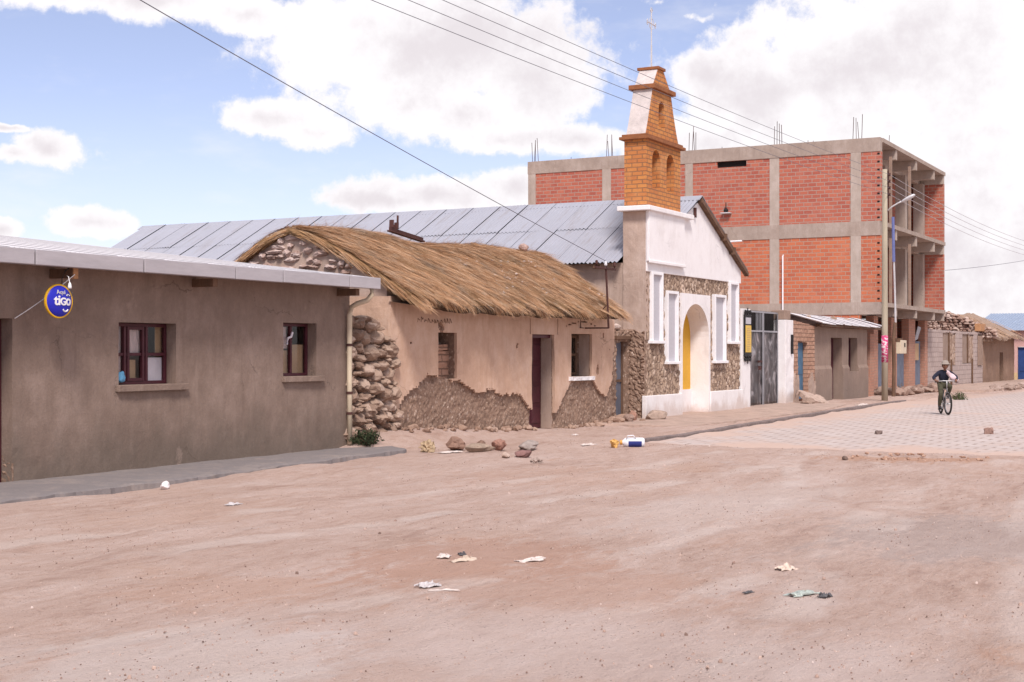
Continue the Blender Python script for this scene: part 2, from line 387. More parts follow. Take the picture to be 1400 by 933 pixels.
def mat_stone(name, cols, scale=7, mud=None, mudw=.12, stretch=(1, 1, 1), bstr=.5):
    g = newmat(name)
    v = g.vm('MULTIPLY', g.pos(), stretch)
    vor = g.n('ShaderNodeTexVoronoi'); g.lk(v, vor.inputs['Vector']); vor.inputs['Scale'].default_value = scale
    r = g.sep(vor.outputs['Color'])[0]
    col = g.ramp(r, [(i/(len(cols)-1), c) for i, c in enumerate(cols)])
    n = g.noise(12, 6, .65); n2 = g.noise(50, 4, .7)
    col = g.mix(g.m('MULTIPLY', g.ss(n, .5, .72), .5), col, cols[0]); col = g.mix(g.m('MULTIPLY', g.ss(n2, .55, .75), .35), col, tuple(min(1, c*1.35) for c in cols[-1]))
    if mud:
        e = g.voro(scale, vec=v, feature='DISTANCE_TO_EDGE')
        col = g.mix(g.m('MULTIPLY', g.ss(e, mudw, .02), .85), col, mud)
    return fin(g, col, .95, g.bump(g.m('ADD', n, g.m('MULTIPLY', n2, .5)), bstr, .03))
def mat_zinc(name, base, dirt=(.3, .26, .25), amt=.3, metal=.4):
    g = newmat(name)
    a = g.noise(1.1, 5, .6); b = g.noise(3.0, 6, .6, stretch=(.25, 2.5, .25)); r = g.island()
    col = g.mix(g.m('MULTIPLY', r, .12), base, tuple(c*.8 for c in base))
    col = g.mix(g.m('MULTIPLY', g.ss(b, .5, .72), amt), col, dirt)
    col = g.mix(g.m('MULTIPLY', g.ss(a, .52, .7), .25), col, tuple(min(1, c*1.15) for c in base))
    return fin(g, col, g.m('ADD', .45, g.m('MULTIPLY', b, .25)), g.bump(g.noise(20, 3), .08, .01), metal)
def mat_straw():
    g = newmat('straw')
    r = g.island(); a = g.noise(1.3, 5, .6); b = g.noise(5, 4, .6)
    col = g.ramp(r, [(0, (.22, .11, .05)), (.25, (.42, .215, .105)), (.6, (.54, .30, .155)), (.88, (.63, .41, .25)), (1, (.72, .56, .42))])
    col = g.mix(g.m('MULTIPLY', g.ss(a, .5, .68), .45), col, (.29, .175, .085))
    col = g.mix(g.m('MULTIPLY', g.ss(b, .54, .68), .5), col, (.50, .39, .29))
    col = g.mix(g.m('MULTIPLY', g.ss(g.noise(2.2, 6, .7, stretch=(1, .5, .5)), .55, .66), .5), col, (.36, .28, .215))
    return fin(g, col, .8)
def mat_glass():
    g = newmat('window_glass'); nt = g.nt; out = nt.nodes['Material Output']
    tr = g.n('ShaderNodeBsdfTransparent'); tr.inputs[0].default_value = (.82, .83, .84, 1)
    gl = g.n('ShaderNodeBsdfGlossy'); gl.inputs['Roughness'].default_value = .06; gl.inputs[0].default_value = (.9, .9, .9, 1)
    lw = g.n('ShaderNodeLayerWeight'); lw.inputs['Blend'].default_value = .5; fv = g.m('ADD', .03, g.m('MULTIPLY', g.m('POWER', lw.outputs['Facing'], 4.0), .7))
    mx = g.n('ShaderNodeMixShader'); g.lk(fv, mx.inputs[0]); g.lk(tr.outputs[0], mx.inputs[1]); g.lk(gl.outputs[0], mx.inputs[2]); g.lk(mx.outputs[0], out.inputs[0])
    return g.mat
def mat_poster():
    g = newmat('magenta_poster')
    n = g.noise(9, 4, .6, stretch=(1, 1, 1.6)); w = g.ss(n, .53, .56)
    return fin(g, g.mix(w, (.52, .06, .17), (.66, .52, .54)), .7)
def mat_gate():
    g = newmat('gate_sheet')
    n = g.noise(1.6, 5, .6, stretch=(1.5, 1, .8), dist=1.5); m_ = g.noise(7, 5, .65)
    col = g.ramp(n, [(.35, (.055, .048, .05)), (.47, (.085, .075, .08)), (.56, (.17, .15, .155)), (.66, (.40, .37, .38))])
    col = g.mix(g.m('MULTIPLY', g.ss(m_, .54, .7), .4), col, (.14, .085, .065))
    return fin(g, col, .42, g.bump(g.noise(3, 3), .25, .04), .55)
def mat_sign_blue():
    return simple('sign_blue', (.022, .026, .42), .12, 4, .35, .05)
K = {}
K['dirt'] = mat_dirt(); K['pavers'] = mat_pavers()
K['concrete_walk'] = mat_plaster('concrete_walk', (.22, .155, .150), (.165, .115, .112), (.42, .30, .245), stain=(.2, .2, .2), low=.02, ground=-9)
K['kerb'] = simple('kerb_concrete', (.20, .155, .145), .35, 3, .95, .5, 25, dist=.02)
K['slab_dust'] = simple('dusty_slab', (.40, .29, .24), .25, 2, .95, .5, 25, dist=.02)
K['mudwall'] = mat_plaster('grey_brown_render', (.245, .176, .142), (.188, .132, .105), (.325, .24, .20), stain=(.122, .098, .078), low=.85)
K['pinkplaster'] = mat_plaster('pink_mud_plaster', (.56, .375, .275), (.46, .295, .21), (.65, .475, .375), stain=(.45, .30, .225), low=.9)
K['oldplaster'] = mat_plaster('beige_church_plaster', (.45, .335, .275), (.35, .25, .20), (.53, .415, .355), stain=(.33, .235, .19), low=2.2)
K['adobe'] = mat_stone('exposed_adobe', [(.17, .11, .082), (.26, .17, .125), (.32, .215, .16), (.30, .195, .145), (.50, .38, .31)], 19, (.235, .15, .108), .22)
K['fieldstone'] = mat_stone('reddish_fieldstone', [(.21, .135, .10), (.30, .205, .155), (.36, .255, .195), (.44, .33, .27)], 5.5)
K['palestone'] = mat_stone('pale_reddish_stone', [(.30, .20, .165), (.42, .30, .26), (.50, .38, .34), (.56, .45, .41)], 4.5)
K['cladding'] = mat_stone('stone_cladding', [(.24, .165, .12), (.35, .25, .185), (.43, .315, .24), (.54, .42, .34)], 9.5, (.15, .10, .075), .12, (1, 1, .55))
K['straw'] = mat_straw()
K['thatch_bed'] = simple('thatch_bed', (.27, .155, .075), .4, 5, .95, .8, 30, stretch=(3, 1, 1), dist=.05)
K['zinc'] = mat_zinc('church_zinc', (.40, .405, .46), (.27, .235, .23), .4, .35)
K['zinc_pale'] = mat_zinc('pale_zinc', (.66, .63, .65), amt=.3, metal=.12)
K['fascia'] = simple('painted_gutter', (.45, .42, .44), .12, 2, .5, .1, 12, stretch=(.4, 1, 2), metal=.2)
K['white'] = mat_plaster('white_limewash', (.80, .765, .765), (.70, .655, .645), (.83, .80, .80), stain=(.52, .40, .34), low=.45)
K['white_clean'] = simple('white_paint', (.80, .785, .80), .06, 3, .7, .2, 20)
K['niche_glass'] = simple('frosted_panel', (.47, .455, .49), .12, 18, .4, .4, 60)
K['church_yellow'] = simple('ochre_door_paint', (.66, .36, .035), .12, 3, .6, .15, 18)
K['tower_brick'] = mat_brick('orange_brick', (.57, .24, .075), (.46, .165, .06), (.28, .14, .075), .27, .10, .012, (.58, .30, .13), .8)
K['tower_dark'] = simple('brown_cornice', (.27, .105, .045), .25, 6, .85, .4)
K['tower_stucco'] = simple('weathered_stucco', (.54, .48, .46), .2, 5, .9, .4, 25)
K['redbrick'] = mat_brick('red_hollow_brick', (.455, .14, .088), (.345, .09, .064), (.38, .26, .215), .33, .152, .017, (.46, .19, .135))
K['orangebrick'] = mat_brick('orange_hollow_brick', (.52, .155, .075), (.40, .108, .062), (.40, .26, .195), .33, .152, .017, (.53, .21, .125))
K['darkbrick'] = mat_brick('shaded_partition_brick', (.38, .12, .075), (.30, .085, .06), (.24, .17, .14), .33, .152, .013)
K['concrete'] = mat_plaster('raw_concrete', (.41, .335, .285), (.33, .265, .225), (.49, .41, .36), stain=(.3, .24, .2), low=.3)
K['concrete_dk'] = mat_plaster('rough_slab_concrete', (.36, .285, .24), (.28, .215, .18), (.44, .36, .315), stain=(.3, .24, .2), low=.3)
K['blockwall'] = mat_brick('grey_concrete_block', (.45, .36, .33), (.39, .31, .285), (.27, .20, .18), .44, .23, .014, (.47, .38, .34))
K['adobe_brick'] = mat_brick('adobe_brick', (.44, .26, .185), (.36, .20, .14), (.22, .13, .09), .40, .13, .014, (.44, .29, .21), .9)
K['pillar_brick'] = mat_brick('pillar_brick', (.47, .24, .17), (.41, .19, .13), (.34, .22, .17), .3, .11, .01, (.44, .27, .2))
K['shopwall'] = mat_plaster('shop_render', (.285, .205, .165), (.225, .16, .128), (.34, .255, .21), stain=(.20, .155, .13), low=1.3)
K['farwall'] = mat_plaster('far_adobe_render', (.30, .195, .14), (.24, .15, .105), (.35, .235, .175), stain=(.22, .14, .1), low=.8)
K['maroon'] = simple('maroon_paint', (.075, .018, .026), .25, 5, .45, .15)
K['glass'] = mat_glass()
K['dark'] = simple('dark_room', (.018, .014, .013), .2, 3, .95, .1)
K['jamb'] = simple('bare_jamb', (.30, .21, .165), .22, 4, .95, .4)
K['timber'] = simple('weathered_timber', (.14, .08, .052), .35, 5, .85, .4, 30, stretch=(1, 1, .3))
K['raw_timber'] = simple('raw_timber', (.42, .22, .11), .25, 6, .8, .3)
K['pole_wood'] = simple('pale_pole', (.38, .325, .245), .22, 3, .85, .3, 20, stretch=(2, 2, .2))
K['cream'] = simple('cream_pipe', (.60, .50, .37), .1, 3, .5, .1)
K['bulbglass'] = simple('bulb_glass', (.62, .55, .55), .1, 4, .15, .0)
K['rust'] = simple('rusty_iron', (.075, .032, .028), .4, 8, .8, .5)
K['black_metal'] = simple('black_metal', (.022, .02, .021), .3, 6, .5, .2, metal=.3)
K['grey_metal'] = simple('grey_metal', (.36, .355, .38), .2, 5, .45, .2, metal=.5)
K['pale_metal'] = simple('pale_metal', (.58, .56, .57), .12, 5, .45, .15, metal=.2)
K['bluegrey_tin'] = simple('blue_grey_tin', (.17, .185, .235), .3, 2.5, .5, .2, 20, metal=.35, stretch=(1, 1, .3))
K['gate'] = mat_gate()
K['blue_paint'] = simple('blue_paint', (.065, .145, .235), .22, 4, .6, .2)
K['deep_blue'] = simple('deep_blue_paint', (.03, .065, .20), .2, 4, .5, .15)
K['pink_wall'] = mat_plaster('pink_house_paint', (.60, .37, .34), (.52, .3, .27), (.66, .45, .42), stain=(.55, .42, .2), low=.7)
K['sign_blue'] = mat_sign_blue()
K['sign_yellow'] = simple('sign_yellow', (.72, .40, .015), .1, 5, .45, .05)
K['panel_yellow'] = simple('yellow_panel', (.68, .45, .09), .12, 9, .5, .1)
K['whiteplastic'] = simple('white_plastic', (.74, .73, .76), .06, 4, .4, .05)
K['blueplastic'] = simple('blue_plastic', (.03, .042, .20), .12, 5, .4, .05)
K['lightblue'] = simple('light_blue_bag', (.13, .36, .58), .2, 12, .5, .3)
K['curtain'] = simple('pink_curtain', (.70, .54, .51), .16, 6, .9, .3, 20, stretch=(4, 1, .5))
K['paper'] = simple('white_paper', (.82, .76, .80), .1, 5, .85, .15)
K['card'] = simple('cardboard', (.48, .32, .19), .15, 5, .85, .15)
K['poster'] = mat_poster()
K['blue_pipe'] = simple('blue_pipe', (.13, .15, .33), .15, 5, .5, .1)
K['leaf'] = simple('scrub_leaf', (.06, .085, .03), .4, 9, .8, .2)
K['darkleaf'] = simple('dark_scrub_leaf', (.045, .06, .028), .4, 9, .8, .2)
K['tyre'] = simple('tyre_rubber', (.03, .027, .026), .3, 8, .85, .2)
K['spoke'] = simple('steel_spoke', (.45, .44, .44), .1, 8, .4, .0, metal=.7)
K['bikepaint'] = simple('bike_grey_paint', (.15, .145, .15), .2, 8, .4, .05, metal=.3)
K['skin'] = simple('skin', (.22, .105, .065), .12, 12, .6, .1)
K['hair'] = simple('black_hair', (.012, .010, .010), .2, 20, .7, .3)
K['navy_knit'] = simple('navy_knit', (.022, .024, .042), .25, 18, .95, .5, 80)
K['olive_cloth'] = simple('olive_cloth', (.075, .07, .045), .25, 10, .95, .4, 60)
K['shawl'] = simple('pale_pink_cloth', (.60, .46, .48), .16, 8, .9, .4, 30)
K['straw_hat'] = simple('pale_hat', (.30, .255, .22), .12, 14, .9, .3)
K['shoe'] = simple('dark_shoe', (.03, .028, .03), .3, 8, .7, .2)
K['eye'] = simple('eye_dark', (.01, .008, .008), .1, 8, .3, .0)
K['lip'] = simple('lip', (.20, .07, .055), .1, 8, .5, .0)
def rockmat(name, c): return simple('rock_'+name, c, .32, 9, .95, .7, 35, dist=.02)

# ------------------------------------------------------------------ ground
KERB = [(22.0, 9.62), (23.5, 9.74), (28.9, 10.06), (36, 10.38), (44, 10.61), (52, 10.5), (65, 9.75), (90, 9.3), (140, 9.3)]
def sstep(a, b, x):
    t = max(0, min(1, (x-a)/(b-a))); return t*t*(3-2*t)
def ground_z(x, y):
    ky = lerp_tab(KERB, x)
    pav = sstep(21.5, 24.5, x)*(1-sstep(ky-.3, ky, y))
    n = .045*fbm(x*.35, y*.5) + .020*fbm(x*1.3, y*2.2, 4.0) + .011*fbm(x*3.4, y*4.6, 2)
    z = n*(1-pav*.92)*(1-.6*sstep(60, 100, abs(x)+abs(y)))
    z -= .055*sstep(21.5, 27, x)                                  # the paved street lies a little lower
    strip = sstep(ky-.02, ky+.12, y)*sstep(22, 25, x)
    z += strip*.03
    z -= .004*max(0, x-44)*sstep(44, 60, x)
    # dirt washed up against the thatched house and the rubble wall
    if x < 20: z += .03*sstep(10.8, 11.5, y)*(1-sstep(11.7, 12.0, y))*(.7+.6*nz(x*1.7, 8))*(1-sstep(18.6, 19.8, x))
    if 18.0 < x < 31: z += sstep(18.2, 19.9, x)*(.24*math.exp(-((x-20.6)/2.6)**2)+.05)*sstep(12.2, 13.1, y)
    # rut at the end of the paving
    r = math.hypot((x-21.4)/.45, (y-4.55)/1.1)
    if r < 2: z += .05*math.cos(r*2.6)*math.exp(-r*r)*-1.2
    return z
def axis(lo, hi, step, out):
    a = []; v = lo
    while v <= hi: a.append(round(v, 4)); v += step
    s = step; v = hi
    while v < out: s *= 1.35; v += s; a.append(v)
    s = step; v = lo; b = []
    while v > -out: s *= 1.35; v -= s; b.append(v)
    return b[::-1] + a
def build_ground():
    xs = axis(-2, 30, .16, 3200)
    ys = axis(-9, 14.2, .16, 3200)
    # coarser beyond the near lot
    xs2 = [x for x in xs if x <= 30]; v = 30; s = .2
    while v < 3200: s *= 1.03 if v < 120 else 1.3; v += s; xs2.append(v)
    vs = [(x, y, ground_z(x, y)) for x in xs2 for y in ys]; n = len(ys)
    fs = [(i*n+j, (i+1)*n+j, (i+1)*n+j+1, i*n+j+1) for i in range(len(xs2)-1) for j in range(n-1)]
    o = MB().add(vs, fs).build('ground', K['dirt'], smooth=True); tag(o, kind='structure')
    # block paving
    px = [22.6+i*.5 for i in range(240)]; vs = []; fs = []; m = 30
    for x in px:
        ky = lerp_tab(KERB, x)
        for j in range(m+1):
            y = ky-.01 - 26*(j/m)**1.4; vs.append((x, y, ground_z(x, y-.02 if j == 0 else y)+.018-.05*(1-sstep(22.6, 23.8, x))))
    for i in range(len(px)-1):
        for j in range(m): fs.append((i*(m+1)+j, (i+1)*(m+1)+j, (i+1)*(m+1)+j+1, i*(m+1)+j+1))
    o = MB().add(vs, fs).build('road', K['pavers'], smooth=True); tag(o, kind='structure')
    # kerb
    mb = MB(); x = 23.3
    while x < 47:
        x1 = x+.98; y0, y1 = lerp_tab(KERB, x), lerp_tab(KERB, x1); h = .075+.012*nz(x*3, 1); z0 = ground_z(x, y0-.3); z1 = ground_z(x1, y1-.3)
        j = .02*nz(x*2, 5)
        mb.add([(x+.012, y0+j, z0-.2), (x1-.012, y1+j, z1-.2), (x1-.012, y1+.17+j, z1-.2), (x+.012, y0+.17+j, z0-.2),
                (x+.012, y0+j+.012, z0+h), (x1-.012, y1+j+.012, z1+h), (x1-.012, y1+.17+j, z1+h), (x+.012, y0+.17+j, z0+h)],
               [(0,3,2,1),(4,5,6,7),(0,1,5,4),(1,2,6,5),(2,3,7,6),(3,0,4,7)])
        x = x1
    tag(mb.build('kerb', K['kerb'], bevel=.012), kind='structure')
    def path_strip(edge, x0, x1, back, step, top, thick, mat, endr=.5):
        n = int((x1-x0)/step); m = 14; vs = []; fs = []
        for i in range(n+1):
            x = x0+(x1-x0)*i/n; e = edge(x); tail = max(sstep(x1-endr, x1, x), sstep(x0+endr, x0, x))
            e = e+(back-e)*tail*.55
            for j in range(m+1):
                y = e+(back-e)*(j/m)**1.5; z = top(x, y)
                if j == 0: z -= thick
                elif j == 1: y = e+.02+.02*abs(nz(x*6, 3)); z -= .012
                if tail > .98: z -= thick
                vs.append((x+.05*nz(y*3, x), y, z))
        for i in range(n):
            for j in range(m): a = i*(m+1)+j; fs.append((a, a+m+1, a+m+2, a+1))
        tag(MB().add(vs, fs).build('pavement', mat, smooth=False), kind='structure')
    path_strip(lambda x: lerp_tab([(4, 11.62), (10.5, 11.62), (14.2, 11.72), (18.8, 11.98), (19.6, 12.1)], x)+.12*fbm(x*1.3, 3.1)+.03*nz(x*6, 2), 4, 19.6, 13.12, .06,
               lambda x, y: .075+.012*fbm(x*.8, y)+.006*nz(x*3, y*3)-.02*(1-sstep(11.6, 12.1, y)), .16, K['concrete_walk'])
    path_strip(lambda x: lerp_tab([(28.6, 11.3), (29.2, 11.1), (33, 10.95), (39.5, 10.95), (44, 11.5)], x)+.1*fbm(x*1.5, 9.1), 28.4, 44.2, 13.6, .1,
               lambda x, y: .012+.03*sstep(11, 12.6, y)+.01*nz(x*2, y*2), .2, K['slab_dust'])
    path_strip(lambda x: 10.7+.4*fbm(x*.8, 2), 62, 96, 13.8, .25, lambda x, y: ground_z(x, y)+.12+.02*nz(x*2, y*2), .3, K['slab_dust'], 1.5)
build_ground()
def corr_sheet(mb, p0, u, v, amp, wave, seg=6, nv=1, lift=0.0, lift2=0.0):
    """corrugated sheet: waves repeat along u, run down along v"""
    p0, u, v = Vector(p0), Vector(u), Vector(v); n = u.cross(v).normalized()
    if n.z < 0: n = -n
    L = u.length; k = max(2, int(round(L/wave*seg))); vs = []; fs = []
    for j in range(nv+1):
        for i in range(k+1):
            t = i/k; a = amp*math.cos(2*math.pi*t*L/wave) + lift*(1-t) + lift2*(j/nv)
            vs.append(p0 + u*t + v*(j/nv) + n*a)
    for j in range(nv):
        for i in range(k): fs.append((j*(k+1)+i, j*(k+1)+i+1, (j+1)*(k+1)+i+1, (j+1)*(k+1)+i))
    # back skin so that the sheet has thickness
    b = len(vs); vs += [q - n*.004 for q in vs]; fs += [tuple(reversed([b+i for i in f])) for f in fs]
    return mb.add(vs, fs)

# ------------------------------------------------------------------ grey-brown rendered house, left
def window(parent, x0, x1, z0, z1, yf, mull, trans, fr=.045, depth=.05, mat='maroon'):
    """framed window standing in an opening; mull/trans = positions of the bars"""
    mb = MB(); y0, y1 = yf, yf+depth
    mb.box(x0, x0+fr, y0, y1, z0, z1); mb.box(x1-fr, x1, y0, y1, z0, z1)
    mb.box(x0+fr, x1-fr, y0, y1, z0, z0+fr); mb.box(x0+fr, x1-fr, y0, y1, z1-fr, z1)
    w = mb.build('window', K[mat], parent, bevel=.004)
    for a in mull: MB().box(a-fr*.5, a+fr*.5, y0-.006, y1-.004, z0+fr, z1-fr).build('mullion', K[mat], w, bevel=.003)
    for b in trans: MB().box(x0+fr, x1-fr, y0+.004, y1-.008, b-fr*.45, b+fr*.45).build('transom', K[mat], w, bevel=.003)
    MB().add([(x0+fr, y0+.022, z0+fr), (x1-fr, y0+.022, z0+fr), (x1-fr, y0+.022, z1-fr), (x0+fr, y0+.022, z1-fr)], [(0, 1, 2, 3)]).build('pane', K['glass'], w)
    return w
def cloth_panel(x0, x1, z0, z1, y, fold=.02, n=24, freq=5):
    mb = MB(); vs = []; fs = []
    for j in range(9):
        for i in range(n+1):
            t = i/n; zz = z0+(z1-z0)*j/8
            vs.append((x0+(x1-x0)*t + .02*math.sin(j*.8), y+fold*math.sin(t*freq*6.28+j*.15)*(1.1-j/12), zz))
    for j in range(8):
        for i in range(n): fs.append((j*(n+1)+i, j*(n+1)+i+1, (j+1)*(n+1)+i+1, (j+1)*(n+1)+i))
    return mb.add(vs, fs)
def rendered_house():
    t = thing('rendered_house', 'low grey-brown rendered house with pale metal gutter and two maroon windows at the left', 'house', (13, 13.1, 0))
    Y0, Y1 = 13.1, 13.34
    ops = [(11.26, 12.07, 0.0, 2.0), (13.84, 14.93, 1.17, 1.99), (17.31, 18.16, 1.23, 2.05)]
    disp = lambda a, z: .012*fbm(a*.9, z*.9, 2) + .004*nz(a*4, z*4) + (.03*max(0, nz(a*6, z*7, 3)) if z < .45 and a < 12.5 else 0)
    mb = MB(); sheet_wall(mb, 'x', 4.0, 19.07, -.15, 2.66, Y0, Y1, ops, .12, disp)
    mb.box(18.83, 19.07, Y1, 20.7, -.15, 2.66); mb.box(4, 4.24, Y1, 20.7, -.15, 2.66); mb.box(4.24, 18.83, 20.5, 20.7, -.15, 2.66)
    # gable triangle of the lean-to roof at the right end
    mb.prism([(13.12, 2.66), (20.7, 2.66), (20.7, 3.66)], 18.83, 19.07, 'x')
    mb.box(4.24, 18.8, 13.9, 13.95, .0, 2.6)                       # partition behind the windows
    t_wall = mb.build('wall', K['mudwall'], t)
    # floor of the reveal gets a broken corner of bare render beside the door
    mb = MB(); sheet_wall(mb, 'y', 13.10, 13.33, 0.0, .46, 12.075, 12.09, (), .03, lambda a, z: -.02*abs(fbm(a*14, z*14, 3)), keep=lambda a, z: z < .30+.22*nz(a*9, z*3))
    mb.build('bare_patch', K['adobe'], t)
    # door deep in its reveal
    d = MB().box(11.27, 12.06, 13.27, 13.31, .03, 1.99).build('door', K['maroon'], t)
    mb = MB()
    for z in (.15, .78, 1.4): mb.box(11.36, 11.62, 13.262, 13.272, z, z+.5); mb.box(11.7, 11.97, 13.262, 13.272, z, z+.5)
    mb.build('panel', K['maroon'], d, bevel=.01)
    # windows, sills and what stands behind the panes
    w = window(t, 13.845, 14.925, 1.175, 1.985, 13.265, (14.12, 14.53), (1.575,))
    mb = MB()
    mb.box(14.16, 14.2, 13.255, 13.3, 1.22, 1.94); mb.box(14.44, 14.48, 13.255, 13.3, 1.22, 1.94); mb.box(14.2, 14.44, 13.257, 13.3, 1.9, 1.94); mb.box(14.2, 14.44, 13.257, 13.3, 1.22, 1.26)
    mb.build('casement', K['maroon'], w)
    cloth_panel(13.92, 14.22, 1.32, 1.97, 13.33, .01).build('curtain', K['curtain'], w, smooth=True)
    cloth_panel(14.24, 14.56, 1.56, 1.97, 13.33, .012).build('curtain', K['curtain'], w, smooth=True)
    MB().rock((14.02, 13.235, 1.27), (.08, .03, .085), 5, 3, .3).build('blue_bag', K['lightblue'], w, smooth=True)
    MB().box(14.6, 14.92, 13.32, 13.33, 1.2, 1.53).build('paper_sheet', K['paper'], w)
    MB().box(14.24, 14.40, 13.34, 13.35, 1.2, 1.5).build('cardboard_sheet', K['card'], w)
    MB().box(14.78, 14.95, 13.34, 13.35, 1.55, 1.96).build('cardboard_sheet', K['card'], w)
    window(t, 17.315, 18.155, 1.235, 2.045, 13.265, (17.72,), ())
    MB().box(17.40, 17.72, 13.33, 13.34, 1.28, 1.63).build('cardboard_sheet', K['card'], t)
    MB().box(17.76, 18.13, 13.34, 13.35, 1.28, 1.72).build('cardboard_sheet', K['card'], t)
    cloth_panel(17.40, 17.72, 1.66, 1.99, 13.34, .006).build('curtain', K['curtain'], t, smooth=True)
    MB().tube([(17.6, 13.25, 1.72), (17.63, 13.25, 1.82), (17.71, 13.25, 1.84), (17.74, 13.25, 1.91)], .018, 6).build('rag', K['paper'], t)
    for a, b, z in ((13.78, 15.12, 1.09), (17.27, 18.31, 1.15)):
        mb = MB(); sheet_wall(mb, 'x', a, b, z, z+.085, 13.035, 13.28, (), .05, lambda p, q: .012*fbm(p*4, q*4, 1)); mb.build('window_sill', K['mudwall'], t, bevel=.006)
    # roof of overlapping zinc sheets falling to the street
    mb = MB(); x = 3.9; k = 0
    while x < 19.18:
        x1 = min(x+.86, 19.2); corr_sheet(mb, (x, 20.9, 3.78), (x1-x+.03, 0, 0), (0, -8.22, -.985), .007, .076, 6, 2, .005, .0); x = x1; k += 1
    mb.build('roof', K['zinc_pale'], t)
    mb = MB()                                                       # verge trim at the right end
    mb.prism([(12.72, 2.70), (20.9, 3.68), (20.9, 3.78), (12.72, 2.80)], 19.2, 19.235, 'x'); mb.build('verge_trim', K['fascia'], t)
    # square gutter in lengths
    mb = MB(); js = [3.9, 8.2, 10.1, 11.96, 13.76, 15.58, 16.66, 18.35, 19.23]
    for i, (a, b) in enumerate(zip(js, js[1:])):
        dz = .006*nz(a*2, 1); dy = .008*nz(a*3, 2)
        mb.box(a+.012, b-.012, 12.6+dy, 12.715, 2.615+dz, 2.795+dz)
    mb.build('gutter', K['fascia'], t, bevel=.008)
    for a in (12.7, 15.3, 18.75): MB().box(a-.05, a+.05, 12.73, 13.1, 2.5, 2.61).build('rafter', K['timber'], t)
    MB().box(12.67, 12.75, 12.72, 12.82, 2.49, 2.63).build('block', K['raw_timber'], t, bevel=.006)
    # downpipe at the corner
    dp = MB().tube([(19.05, 12.66, 2.62), (19.05, 12.66, 2.52), (19.03, 12.74, 2.43), (18.98, 12.9, 2.38), (18.965, 12.99, 2.33), (18.965, 13.03, 2.2), (18.965, 13.035, 1.2), (18.965, 13.03, .12)], .042, 10).build('downpipe', K['cream'], t, smooth=True)
    for z in (.62, .95, 1.72):
        MB().lathe([(.05, -.02), (.052, -.02), (.052, .02), (.05, .02)], (18.965, 13.035, z), 12).build('bracket', K['rust'], dp)
rendered_house()

# ------------------------------------------------------------------ thatched house
PL_EDGE = [(20.3, .38), (20.44, .44), (20.74, .74), (21.04, .95), (21.28, 1.02), (21.6, 1.21), (21.96, 1.17), (22.72, 1.09), (23.1, .94), (23.49, .81), (23.92, .91), (24.45, .76),
           (25.16, .77), (25.64, .43), (26.23, .42), (26.78, .33), (27.16, .67), (27.56, 1.0), (28.53, 1.05), (28.99, .73), (29.35, .59), (29.68, .97), (29.76, 1.05)]
def roof_h(x, s):
    """thatch surface: s in [-1,1], -1 front eave, 0 ridge, 1 back eave -> (y, z)"""
    rz = lerp_tab([(20.0, 3.80), (20.5, 3.86), (21.5, 3.94), (23, 3.94), (24.5, 3.83), (26, 3.91), (27.3, 3.95), (28.5, 3.88), (30, 3.90)], x) + .035*nz(x*2.3, 1.1)
    if s < 0:
        ye = 12.72+.05*nz(x*1.7, 2); ze = lerp_tab([(19.9, 2.60), (20.5, 2.56), (22, 2.47), (24, 2.44), (26.7, 2.45), (29.5, 2.50)], x)+.03*nz(x*2.5, 6); yr = 15.3
    else:
        ye = 17.55; ze = 2.62; yr = 15.3
    q = abs(s); y = yr + (ye-yr)*q
    z = rz + (ze-rz)*q + .055*math.sin(math.pi*min(1, q*1.05)) + .10*sstep(25, 28.5, x)*(1-q) + .05 - .06*max(0, .12-q)/.12
    return y, z + .035*fbm(x*1.1, y*1.3, 3)
